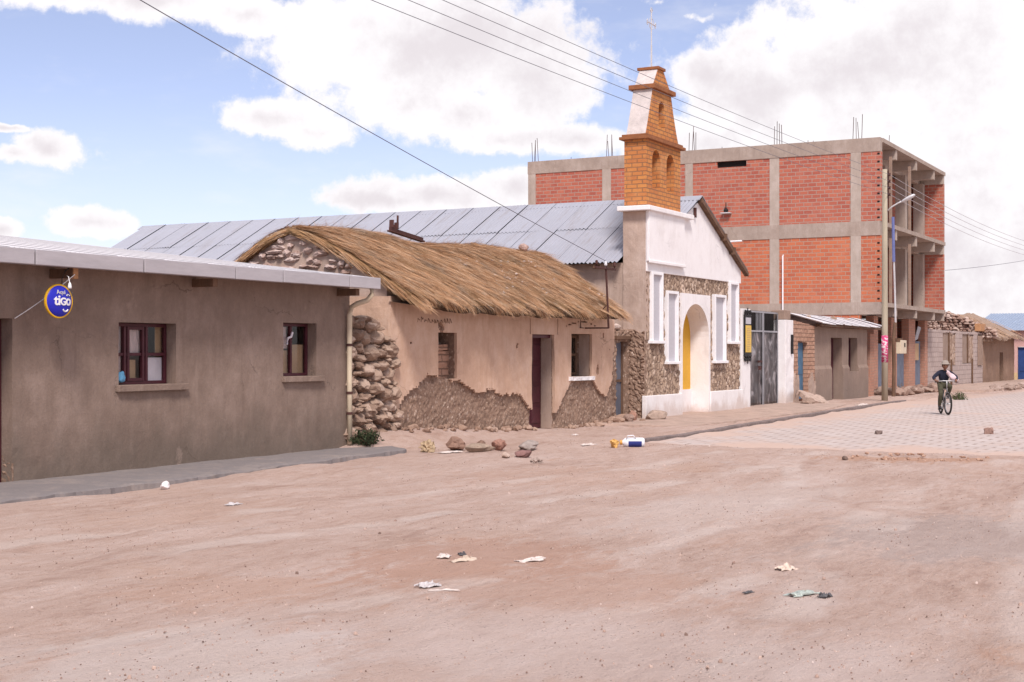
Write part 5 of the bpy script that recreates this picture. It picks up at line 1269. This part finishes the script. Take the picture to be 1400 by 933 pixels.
# ------------------------------------------------------------------ boy on a bicycle
BP, BH = (38.45, 7.52), R(202.4)
def bicycle():
    z0 = ground_z(*BP)+.02
    t = thing('bicycle', 'old grey bicycle ridden by the child on the block paving', 'bicycle', (BP[0], BP[1], z0), rotz=BH)
    kw = dict(local=True); rr = .295; ax = (-.47, .45)
    for k, xc in enumerate(ax):
        yaw = .12 if k else 0
        rot = lambda p: (xc + (p[0])*math.cos(yaw) - p[1]*math.sin(yaw), p[0]*math.sin(yaw) + p[1]*math.cos(yaw), p[2])
        mb = MB(); n = 36; m = 8; vs = []; fs = []
        def torus(R0, r0):
            vs = []; fs = []
            for i in range(n):
                a = 2*math.pi*i/n
                for j in range(m):
                    b = 2*math.pi*j/m; q = R0+r0*math.cos(b); vs.append(rot((q*math.cos(a), r0*math.sin(b), rr+q*math.sin(a))))
            for i in range(n):
                for j in range(m): fs.append((i*m+j, ((i+1) % n)*m+j, ((i+1) % n)*m+(j+1) % m, i*m+(j+1) % m))
            return vs, fs
        w = MB().add(*torus(rr-.028, .026)).build('wheel', K['tyre'], t, smooth=True, **kw)
        MB().add(*torus(rr-.06, .011)).build('rim', K['spoke'], w, smooth=True, **kw)
        mb = MB()
        for i in range(18):
            a = 2*math.pi*i/18; mb.tube([rot((0, .02*(-1)**i, rr)), rot(((rr-.06)*math.cos(a), 0, rr+(rr-.06)*math.sin(a)))], .0022, 4)
        mb.build('spoke', K['spoke'], w, **kw)
        MB().tube([rot((0, -.06, rr)), rot((0, .06, rr))], .018, 8).build('hub', K['spoke'], w, **kw)
    mb = MB(); bb = (-.06, 0, .28); st = (-.16, 0, .62); ht = (.30, 0, .70); hb = (.335, 0, .58)
    for p, q, r in ((bb, st, .015), (st, ht, .014), (bb, hb, .018), (ht, hb, .02), (st, (-.19, 0, .70), .012)): mb.tube([p, q], r, 8)
    for s in (-1, 1): mb.tube([(bb[0], s*.03, bb[2]), (-.47, s*.06, rr)], .009, 6); mb.tube([(st[0], s*.02, st[2]), (-.47, s*.06, rr)], .008, 6)
    mb.build('frame', K['bikepaint'], t, smooth=True, **kw)
    mb = MB()
    for s in (-1, 1): mb.tube([(.335, s*.035, .58), (.38, s*.05, .45), (.45, s*.055, rr)], .011, 6)
    mb.tube([(.335, -.045, .585), (.335, .045, .585)], .016, 6); mb.build('fork', K['bikepaint'], t, smooth=True, **kw)
    h = MB().tube([(.22, -.27, .86), (.27, -.20, .88), (.30, -.08, .89), (.295, 0, .885), (.30, .08, .89), (.27, .20, .88), (.22, .27, .86)], .013, 8); h.tube([(.295, 0, .70), (.295, 0, .89)], .015, 8)
    h = h.build('handlebar', K['spoke'], t, smooth=True, **kw)
    for s in (-1, 1): MB().tube([(.24, s*.235, .872), (.20, s*.285, .855)], .018, 8).build('grip', K['tyre'], h, **kw)
    MB().prism([(-.33, .0), (-.31, -.075), (-.2, -.06), (-.08, -.02), (-.08, .02), (-.2, .06), (-.31, .075)], .695, .745, 'z').build('saddle', K['tyre'], t, bevel=.02, **kw)
    mb = MB(); mb.tube([(-.06, -.05, .28), (.03, -.06, .14)], .010, 6); mb.tube([(-.06, .05, .28), (-.15, .06, .42)], .010, 6); mb.tube([(-.06, -.06, .28), (-.06, .06, .28)], .02, 8)
    mb.lathe([(.085, -.003), (.09, -.003), (.09, .003), (.085, .003)], (-.06, -.035, .28), 24, 'y'); c = mb.build('crank', K['spoke'], t, **kw)
    for y, x, z in ((-.12, .03, .14), (.12, -.15, .42)): MB().box(x-.045, x+.045, y-.045, y+.045, z-.012, z+.012).build('pedal', K['tyre'], c, bevel=.004, **kw)
bicycle()
def skin_mesh(verts, edges, radii, sub=2):
    me = bpy.data.meshes.new('skin'); me.from_pydata(verts, edges, []); o = bpy.data.objects.new('skin', me); COL.objects.link(o)
    md = o.modifiers.new('skin', 'SKIN'); md.use_smooth_shade = True
    for i, r in enumerate(radii):
        sv = me.skin_vertices[0].data[i]; sv.radius = (r, r) if not isinstance(r, tuple) else r; sv.use_root = (i == 0)
    s = o.modifiers.new('sub', 'SUBSURF'); s.levels = sub; s.render_levels = sub
    dg = bpy.context.evaluated_depsgraph_get(); r = bpy.data.meshes.new_from_object(o.evaluated_get(dg))
    vs = [tuple(v.co) for v in r.vertices]; fs = [tuple(p.vertices) for p in r.polygons]
    bpy.data.objects.remove(o); bpy.data.meshes.remove(r); return vs, fs
def boy():
    z0 = ground_z(*BP)+.02
    t = thing('person', 'child in pale hat, dark jumper and olive trousers riding a bicycle towards us', 'person', (BP[0], BP[1], z0), rotz=BH)
    kw = dict(local=True)
    V = {'pel': (-.17, 0, .80), 'bel': (-.13, 0, .90), 'che': (-.05, 0, 1.03), 'nec': (.02, 0, 1.15), 'thr': (.04, 0, 1.20),
         'hR': (-.15, -.075, .78), 'kR': (.15, -.12, .56), 'aR': (.0, -.125, .20), 'tR': (.11, -.13, .165),
         'hL': (-.15, .075, .78), 'kL': (.13, .13, .74), 'aL': (-.18, .125, .47), 'tL': (-.07, .13, .445),
         'sR': (-.02, -.135, 1.11), 'eR': (.06, -.30, .97), 'wR': (.19, -.265, .90), 'pR': (.235, -.25, .885),
         'sL': (-.02, .135, 1.11), 'eL': (.06, .30, .98), 'wL': (.19, .265, .90), 'pL': (.235, .25, .885)}
    E = [('pel','bel'),('bel','che'),('che','nec'),('nec','thr'),('pel','hR'),('hR','kR'),('kR','aR'),('aR','tR'),('pel','hL'),('hL','kL'),('kL','aL'),('aL','tL'),
         ('che','sR'),('sR','eR'),('eR','wR'),('wR','pR'),('che','sL'),('sL','eL'),('eL','wL'),('wL','pL')]
    rad = dict(pel=.085, bel=.085, che=.095, nec=.045, thr=.036, hR=.065, kR=.045, aR=.028, tR=.025, hL=.065, kL=.045, aL=.028, tL=.025, sR=.045, eR=.030, wR=.021, pR=.026, sL=.045, eL=.03, wL=.021, pL=.026)
    nm = list(V); ix = {k: i for i, k in enumerate(nm)}
    vs, fs = skin_mesh([V[k] for k in nm], [(ix[a], ix[b]) for a, b in E], [rad[k] for k in nm])
    mb = MB().add(vs, fs)
    # head with brow, nose, chin and ears
    hc = Vector((.085, 0, 1.285)); bm = bmesh.new(); bmesh.ops.create_uvsphere(bm, u_segments=24, v_segments=18, radius=1); hv = []
    for v in bm.verts:
        p = v.co.copy(); x, y, z = p.x*.088, p.y*.074, p.z*.108
        if z < 0: y *= 1-.28*(-z/.108)**1.5; x *= 1-.10*(-z/.108)
        x += .022*math.exp(-((p.y/.16)**2+((p.z+.12)/.2)**2)) if p.x > 0 else 0
        x -= .010*(math.exp(-(((p.y-.42)/.2)**2+((p.z-.08)/.14)**2))+math.exp(-(((p.y+.42)/.2)**2+((p.z-.08)/.14)**2))) if p.x > 0 else 0
        y += .012*math.copysign(1, p.y)*math.exp(-((p.x/.2)**2+((p.z+.02)/.22)**2)) if abs(p.y) > .8 else 0
        hv.append((hc.x+x+.1*z, hc.y+y, hc.z+z))
    hf = [tuple(v.index for v in f.verts) for f in bm.faces]; bm.free(); mb.add(hv, hf)
    for s in (-1, 1):                                               # fingers closed round the grips, thumb under
        for k in range(4):
            bx = .232+.012*k-.018; by = s*(.272-.017*k); L = (.9, 1.05, 1.0, .8)[k]
            mb.tube([(bx, by, .892), (bx+.028*L, by-.004*s, .898), (bx+.042*L, by-.006*s, .876), (bx+.028*L, by-.006*s, .853), (bx+.006, by-.004*s, .848)], [.0085, .0082, .0078, .007, .005], 6)
        mb.tube([(.215, s*.238, .888), (.225, s*.215, .876), (.238, s*.205, .862), (.245, s*.215, .85)], [.0095, .009, .008, .006], 6)
    mb.build('body', K['skin'], t, smooth=True, **kw)
    for s in (-1, 1): MB().rock((hc.x+.083, s*.031, hc.z+.010), (.006, .012, .006), 1, 2, 0).build('eye', K['eye'], t, smooth=True, **kw)
    MB().rock((hc.x+.075, 0, hc.z-.062), (.009, .022, .006), 1, 2, 0).build('mouth', K['lip'], t, smooth=True, **kw)
    # hair, cap of it round the skull
    mb = MB(); vs = []; fs = []; n = 24
    for j in range(8):
        ph = math.pi*.5*(1-j/7*1.45)
        for i in range(n):
            a = 2*math.pi*i/n; face = max(0, math.cos(a)); p = ph if j < 5 else ph + (face > .35)*(j-4)*.32
            vs.append((hc.x-.006+.098*math.cos(p)*math.cos(a), .085*math.cos(p)*math.sin(a), hc.z+.018+.108*math.sin(p)))
    for j in range(7):
        for i in range(n): fs.append((j*n+i, j*n+(i+1) % n, (j+1)*n+(i+1) % n, (j+1)*n+i))
    MB().add(vs, fs).build('hair', K['hair'], t, smooth=True, **kw)
    MB().lathe([(.005, .135), (.05, .13), (.085, .10), (.095, .062), (.098, .05), (.125, .036), (.13, .03), (.125, .027), (.096, .04)], (hc.x-.004, 0, hc.z+.008), 28).build('hat', K['straw_hat'], t, smooth=True, **kw)
    # jumper and trousers: looser skins over the same bones
    V2 = dict(V); V2['wR'] = (.165, -.272, .912); V2['wL'] = (.165, .272, .912)
    nm2 = ['che', 'bel', 'pel', 'nec', 'sR', 'eR', 'wR', 'sL', 'eL', 'wL']; ix = {k: i for i, k in enumerate(nm2)}
    r2 = dict(che=.118, bel=.112, pel=.108, nec=.058, sR=.062, eR=.047, wR=.036, sL=.062, eL=.047, wL=.036)
    vs, fs = skin_mesh([V2[k] for k in nm2], [(ix[a], ix[b]) for a, b in (('che','bel'),('bel','pel'),('che','nec'),('che','sR'),('sR','eR'),('eR','wR'),('che','sL'),('sL','eL'),('eL','wL'))], [r2[k] for k in nm2])
    MB().add(vs, fs).build('jumper', K['navy_knit'], t, smooth=True, **kw)
    V3 = dict(V); V3['aR'] = (.015, -.125, .245); V3['aL'] = (-.16, .125, .51); V3['pel'] = (-.17, 0, .79)
    nm3 = ['pel', 'hR', 'kR', 'aR', 'hL', 'kL', 'aL']; ix = {k: i for i, k in enumerate(nm3)}
    r3 = dict(pel=.112, hR=.088, kR=.062, aR=.045, hL=.088, kL=.062, aL=.045)
    vs, fs = skin_mesh([V3[k] for k in nm3], [(ix[a], ix[b]) for a, b in (('pel','hR'),('hR','kR'),('kR','aR'),('pel','hL'),('hL','kL'),('kL','aL'))], [r3[k] for k in nm3])
    MB().add(vs, fs).build('trousers', K['olive_cloth'], t, smooth=True, **kw)
    for a, b in (('aR', 'tR'), ('aL', 'tL')):
        p, q = Vector(V[a]), Vector(V[b]); MB().tube([p+Vector((-.04, 0, -.0)), p+Vector((0, 0, .01)), p.lerp(q, .6), q+Vector((.03, 0, -.005))], [.03, .042, .040, .024], 10).build('shoe', K['shoe'], t, smooth=True, **kw)
    # pale cloth slung over the left arm
    mb = MB(); vs = []; fs = []
    for i in range(15):
        for j in range(11):
            u, v = i/14, j/10; y = .03+.30*u; zt = 1.15-.22*u**1.3; drop = .20*(.55+.45*math.sin(u*3.1)) 
            vs.append((.085+.05*math.sin(v*3)+.02*math.sin(u*9+v*4), y+.012*math.sin(v*8), zt+.02-drop*v+.01*math.sin(u*12)))
    b = len(vs); vs += [(x-.02, y, z-.005) for x, y, z in vs]
    for i in range(14):
        for j in range(10): a = i*11+j; fs += [(a, a+1, a+12, a+11), (b+a, b+a+11, b+a+12, b+a+1)]
    MB().add(vs, fs).build('shawl', K['shawl'], t, smooth=True, **kw)
boy()

# ------------------------------------------------------------------ stones, litter and scrub
def stone(name, label, x, y, size, col, seed, rot=0, sink=.15, rough=.3, cat='stone', sub=3, group=None):
    o = MB().rock((0, 0, 0), size, seed, sub, rough, rot=rot, freq=3.2 if cat == 'clod' else 1.6, facet=2.0 if cat == 'clod' else .72).build(name, rockmat(cat+str(seed), col))
    o.location = (x, y, ground_z(x, y)+size[2]*(1-sink)-.01); return tag(o, label, cat, group)
G1 = 'stones lying before the rubble wall'
stone('earth_clod', 'crumbly yellowish clod at the left end of the stones before the straw-roofed house', 19.28, 11.75, (0.094, 0.115, 0.102), (.42, .31, .20), 3, .3, .2, .55, 'clod', group=G1)
stone('boulder', 'rounded brown boulder right of the yellowish clod', 19.9, 11.60, (0.194, 0.158, 0.116), (.26, .155, .115), 5, .2, .1, group=G1)
stone('field_stone', 'small dark brown stone peeping up behind the row of stones', 20.55, 11.5, (0.094, 0.086, 0.082), (.22, .135, .10), 7, .6, .2, group=G1)
stone('field_stone', 'long flat grey-brown stone in front of the rounded boulder', 19.75, 11.08, (0.259, 0.115, 0.082), (.29, .215, .165), 11, -.35, .1, group=G1)
stone('field_stone', 'square reddish stone at the end of the long flat stone', 20.22, 10.98, (0.115, 0.115, 0.109), (.31, .165, .125), 13, .4, .1, group=G1)
stone('field_stone', 'smooth grey stone farthest right in the back row of stones', 20.75, 10.72, (0.194, 0.144, 0.095), (.31, .255, .23), 17, -.2, .2, group=G1)
stone('field_stone', 'dark purplish brick-like stone on the dirt before the row', 19.15, 9.98, (0.151, 0.101, 0.068), (.21, .115, .105), 19, -.4, .05, .22, group=G1)
stone('field_stone', 'small pale stone touching the dark purplish one', 18.95, 10.18, (0.079, 0.065, 0.048), (.47, .35, .29), 23, .5, .1, group=G1)
stone('earth_clod', 'low greyish dirt clod at the near end of the stones', 18.55, 9.45, (0.101, 0.079, 0.051), (.38, .29, .25), 29, .1, .25, .45, 'clod', group=G1)
stone('kerb_block', 'dusty squared stone block at the left foot of the church front', 31.0, 12.62, (.38, .22, .15), (.36, .265, .215), 31, -.1, .15, .2)
stone('stone', 'grey stone tilted on the rubble at the door wall foot', 29.6, 12.75, (.22, .15, .11), (.28, .19, .155), 37, .3)
stone('stone', 'reddish stone at the mud wall foot beside the narrow grey door', 30.1, 12.85, (.11, .11, .13), (.36, .2, .15), 41, .9)
stone('white_block', 'white chipped block lying against the footpath edge of the grey-brown house', 12.82, 11.42, (.07, .055, .055), (.68, .63, .63), 43, .4, .1, .15, 'block')
stone('stone', 'reddish brown pointed stone on the block paving at the right', 29.7, 4.94, (.12, .10, .085), (.30, .185, .15), 47, .2, .05)
stone('stone', 'dark flat stone on the paving nearer the kerb', 28.66, 6.9, (.15, .09, .05), (.17, .12, .105), 53, .5, .05)
stone('stone', 'lone dark stone at the left end of the rut before the paving', 21.0, 5.55, (.05, .045, .035), (.16, .11, .09), 59, .2, .05)
def slab():
    mb = MB(); sheet_wall(mb, 'x', -.55, .55, -.3, .3, 0, .16, (), .08, lambda a, z: .015*fbm(a*4, z*4), keep=lambda a, z: abs(a) < .5+.06*nz(z*9, 2) and abs(z) < .27+.05*nz(a*7, 4), jit=.02)
    o = mb.build('leaning_slab', rockmat('slab', (.42, .31, .255)), bevel=.015); o.rotation_euler = (R(-62), R(12), R(-30)); o.location = (43.2, 12.35, .22)
    tag(o, 'broken stone slab leaning on a stone before the adobe wall with the blue door', 'slab')
    stone('stone', 'low stone propping the broken slab before the blue door', 42.6, 12.4, (.3, .22, .14), (.3, .205, .16), 61, .3)
slab()
def crumpled(name, label, cat, x, y, w, d, h, mat, seed, rot=0, fold=2.8, n=22):
    w *= .9; d *= .85; h *= .8
    vs = []; fs = []
    for i in range(n+1):
        for j in range(n+1):
            u, v = i/n-.5, j/n-.5; k = .16*nz(u*5, v*5, seed)
            e = max(0, 1-4*(u*u+v*v)*.8)
            zz = h*(abs(NZ.noise(Vector((u*fold, v*fold, seed*3.3))))*1.3 + .28*abs(NZ.noise(Vector((u*fold*3.1, v*fold*2.6, seed))))+.12)*(.35+.65*e)
            vs.append(((u+k)*w, (v+.16*nz(u*5, v*5, seed+20))*d, zz))
    b = len(vs); vs += [(p[0], p[1], p[2]-.004) for p in vs]
    for i in range(n):
        for j in range(n): a = i*(n+1)+j; fs += [(a, a+n+1, a+n+2, a+1), (b+a, b+a+1, b+a+n+2, b+a+n+1)]
    for i in range(n):
        a = i*(n+1); fs.append((a, b+a, b+a+n+1, a+n+1)); a += n; fs.append((a, a+n+1, b+a+n+1, b+a)); fs.append((i, i+1, b+i+1, b+i)); a = n*(n+1)+i; fs.append((a, b+a, b+a+1, a+1))
    o = MB().add(vs, fs).build(name, mat); o.location = (x, y, ground_z(x, y)+.004); o.rotation_euler = (0, 0, rot); return tag(o, label, cat)
pale = simple('pale_wrapper', (.60, .52, .48), .15, 25, .6, .2); grime = simple('grimy_paper', (.52, .42, .34), .25, 20, .9, .3); grey_pl = simple('grey_film', (.50, .46, .46), .2, 25, .4, .2); darkw = simple('dark_foil', (.10, .095, .10), .4, 25, .4, .2)
crumpled('plastic_scrap', 'bluish white crumpled plastic scrap just left of the yellowed folded paper', 'litter', 9.42, 5.60, .14, .11, .045, pale, 3, .4)
crumpled('dark_scrap', 'small dark foil scrap touching the bluish white plastic scrap', 'litter', 9.60, 5.54, .10, .06, .05, darkw, 5, .8)
crumpled('folded_paper', 'yellowed folded paper lying in the middle of the dirt lot', 'litter', 9.33, 5.37, .24, .10, .05, grime, 8, -.5)
crumpled('white_wrapper', 'white torn wrapper right of the yellowed folded paper', 'litter', 9.62, 4.95, .26, .12, .045, pale, 11, -.4)
crumpled('plastic_bag', 'grey-white plastic bag with long trailing strip on the near dirt', 'litter', 8.25, 5.02, .17, .13, .07, grey_pl, 13, -.5)
crumpled('plastic_strip', 'thin white plastic strip trailing from the grey-white bag', 'litter', 8.15, 4.85, .22, .025, .015, pale, 14, -1.0)
crumpled('paper_cup', 'cream torn paper piece standing on edge at the right side of the lot', 'litter', 10.22, 3.14, .16, .15, .07, simple('cream_paper', (.62, .50, .42), .15, 20, .8, .2), 17, -.4)
crumpled('foil_wrapper', 'silvery green torn wrapper with a dark end on the right of the lot', 'litter', 9.22, 2.72, .26, .10, .055, simple('silver_green_foil', (.42, .46, .42), .35, 22, .35, .2, metal=.3), 19, -.45)
crumpled('dark_scrap', 'black end flap beside the silvery green wrapper', 'litter', 9.19, 2.56, .10, .08, .06, darkw, 23, -.3)
crumpled('dark_scrap', 'small dark scrap left of the silvery green wrapper', 'litter', 9.0, 3.02, .09, .04, .025, darkw, 29, -.4)
crumpled('plastic_film', 'clear crushed plastic film near the footpath of the grey-brown house', 'litter', 11.6, 9.42, .2, .13, .04, grey_pl, 31, .2)
crumpled('white_sheet', 'flat white paper sheet tucked under the row of stones', 'litter', 19.30, 11.35, .5, .24, .04, pale, 37, -.3)
crumpled('paper_scrap', 'white and yellow paper scrap between the stones and the white jug', 'litter', 22.4, 10.4, .35, .10, .05, pale, 41, -.4)
crumpled('plastic_scrap', 'white scrap at the kerb end below the utility pole', 'litter', 43.3, 10.9, .5, .3, .1, pale, 43, -.4)
crumpled('paper_scrap', 'pale scrap on the dirt below the door of the straw-roofed house', 'litter', 25.0, 11.9, .22, .14, .05, pale, 47, .2)
def jug():
    t = thing('plastic_jug', 'white plastic jug with dark blue label and orange top lying on the dirt', 'jug', (22.4, 9.55, ground_z(22.4, 9.55)+.10), rotz=R(-63))
    MB().lathe([(.02, -.24), (.085, -.235), (.105, -.2), (.108, -.06), (.100, -.04), (.108, -.02), (.108, .14), (.09, .2), (.045, .24), (.04, .27), (.01, .275)], (0, 0, 0), 24, 'x').build('jug_body', K['whiteplastic'], t, smooth=True, local=True)
    mb = MB(); vs = []; fs = []
    for i in range(9):
        for j in range(2):
            a = R(-62+i*10); vs.append((-.17+j*.29, .1105*math.cos(a), .1105*math.sin(a)))
    for i in range(8): fs.append((i*2, i*2+1, i*2+3, i*2+2))
    b = len(vs); vs += [(x, y*.985, z*.985) for x, y, z in vs]; fs += [tuple(b+q for q in reversed(f)) for f in fs]
    MB().add(vs, fs).build('label', K['blueplastic'], t, smooth=True, local=True)
    MB().tube([(.16, .07, .07), (.14, .1, .15), (.02, .1, .16), (-.04, .06, .09)], .014, 8).build('handle', K['whiteplastic'], t, smooth=True, local=True)
    t.rotation_euler.z = R(-63+180); t.scale = (.78, .78, .78); t.location.z -= .02
    MB().lathe([(.046, .25), (.052, .26), (.052, .30), (.02, .305)], (0, 0, 0), 16, 'x').build('cap', simple('orange_plastic', (.62, .30, .06), .15, 12, .5, .1), t, local=True)
jug()
o = stone('orange_lump', 'orange crumpled lump beside the top of the white jug', 22.05, 9.75, (.09, .08, .085), (.62, .36, .12), 67, .2, .05, .4, 'litter')
def bush(name, label, x, y, w, h, n, seed, mat, cat='plant', dry=.0):
    t = thing(name, label, cat, (x, y, ground_z(x, y))); random.seed(seed); st = MB(); lf = MB()
    for i in range(max(8, n//28)):
        a = random.uniform(0, 6.28); r = w*random.random()**.6; tip = (x+r*math.cos(a), y+r*math.sin(a)*.8, ground_z(x, y)+h*(1-.6*(r/w)**2)*random.uniform(.6, 1.05))
        base = (x+.25*r*math.cos(a), y+.25*r*math.sin(a), ground_z(x, y)-.02); mid = tuple((p+q)/2+random.gauss(0, .02) for p, q in zip(base, tip))
        st.tube([base, mid, tip], [.007, .005, .002], 5)
        for k in range(28):
            f = random.uniform(.25, 1); p = Vector(base).lerp(Vector(tip), f) + Vector((random.gauss(0, .025), random.gauss(0, .025), random.gauss(0, .02)))
            d = Vector((random.gauss(0, 1), random.gauss(0, 1), random.gauss(.5, .7))).normalized(); s = d.cross(Vector((random.random(), random.random(), .3))).normalized(); L = random.uniform(.02, .05)*(1+h)
            lf.add([p, p+d*L*.5+s*L*.22, p+d*L, p+d*L*.5-s*L*.22], [(0, 1, 2, 3)])
    st.build('stem', K['timber'], t); lf.build('foliage', mat, t)
bush('scrub_plant', 'low dark green scrub plant at the foot of the cream downpipe', 19.15, 12.85, .32, .26, 1500, 5, K['darkleaf'])
bush('scrub_plant', 'small green scrub plant at the street edge behind the bicycle', 50.9, 9.45, .38, .30, 700, 7, K['leaf'])
bush('dry_tuft', 'dry brown tuft on top of the rubble heap under the meter box', 57.0, 12.9, .6, .5, 500, 9, simple('dry_stalk', (.30, .2, .12), .3, 9, .9, .2))

# heap of rubble along the foot of the brick building, loose stones everywhere
def rubble(name, label, pts, cols, seed, cat='rubble heap'):
    random.seed(seed); t = None; mb = MB()
    for (x0, x1, y0, y1, n, r0, r1) in pts:
        for i in range(n):
            x, y = random.uniform(x0, x1), random.uniform(y0, y1); r = random.uniform(r0, r1)*(.6+.4*random.random())
            mb.rock((x, y, ground_z(x, y)+r*.35+.15*max(0, nz(x*.5, y*.5, seed))), (r*random.uniform(.8, 1.5), r, r*.7), seed+i, 2 if r > .08 else 1, .35, rot=random.random()*3)
    o = mb.build(name, mat_stone(name+'_mix', cols, 3)); return tag(o, kind='stuff')
rubble('rubble_heap', 'heap of broken stone and earth along the foot of the brick building hoarding', [(54.5, 66, 12.4, 13.5, 70, .12, .34)], [(.2, .125, .1), (.3, .2, .16), (.38, .28, .23)], 3)
rubble('rubble_heap', 'scatter of rubble and curb stones along the street edge before the roofless house', [(66, 90, 10.2, 11.0, 90, .08, .26)], [(.22, .15, .12), (.32, .23, .19), (.42, .32, .28)], 4)
rubble('rubble_heap', 'fallen mud and stones along the base of the straw-roofed house', [(20.4, 25.4, 12.8, 13.15, 60, .03, .10), (26.8, 29.8, 12.8, 13.15, 40, .03, .10), (29.0, 30.4, 12.6, 13.3, 16, .06, .18)], [(.24, .15, .11), (.34, .225, .17), (.40, .28, .22)], 6)
rubble('rubble_heap', 'crumbled dry clods along the rut before the block paving', [(20.9, 22.0, 3.6, 5.6, 60, .015, .045)], [(.32, .18, .12), (.42, .26, .19), (.46, .31, .24)], 8)
def gravel():
    random.seed(77); mb = MB()
    for i in range(17000):
        f = 4.5+26*random.random()**1.9; tt = random.uniform(-.40, .40); x = f*(.883+tt*.4692); y = f*(.4692-tt*.883)
        if y > 11.3 and x < 20: continue
        if y > 12.9: continue
        if nz(x*.5, y*.7, 31)+.5*nz(x*2, y*3, 3) < (-.05 if x > 9 and y < 3.5 else .12) and random.random() < .8: continue
        r = random.uniform(.0025, .0055) if random.random() < .98 else random.uniform(.007, .013)
        r *= 1+f*.025
        c = (x, y, ground_z(x, y)+r*.25); k = random.uniform(.7, 1.5); q = random.random()*6
        vs = []
        for j in range(5):
            a = q+j*1.257; vs.append((x+r*k*math.cos(a), y+r*math.sin(a), c[2]-r*.3))
        for j in range(5):
            a = q+j*1.257+.5; vs.append((x+r*.65*k*math.cos(a), y+r*.65*math.sin(a), c[2]+r*random.uniform(.5, 1.1)))
        mb.add(vs, [(5, 6, 7, 8, 9)] + [(j, (j+1) % 5, 5+j) for j in range(5)] + [((j+1) % 5, 5+(j+1) % 5, 5+j) for j in range(5)])
    g = newmat('gravel'); c = g.ramp(g.island(), [(0, (.15, .10, .08)), (.25, (.28, .185, .15)), (.6, (.43, .30, .245)), (.94, (.50, .375, .32)), (1, (.62, .51, .46))]); fin(g, c, .9)
    tag(mb.build('gravel', g.mat), kind='stuff')
gravel()
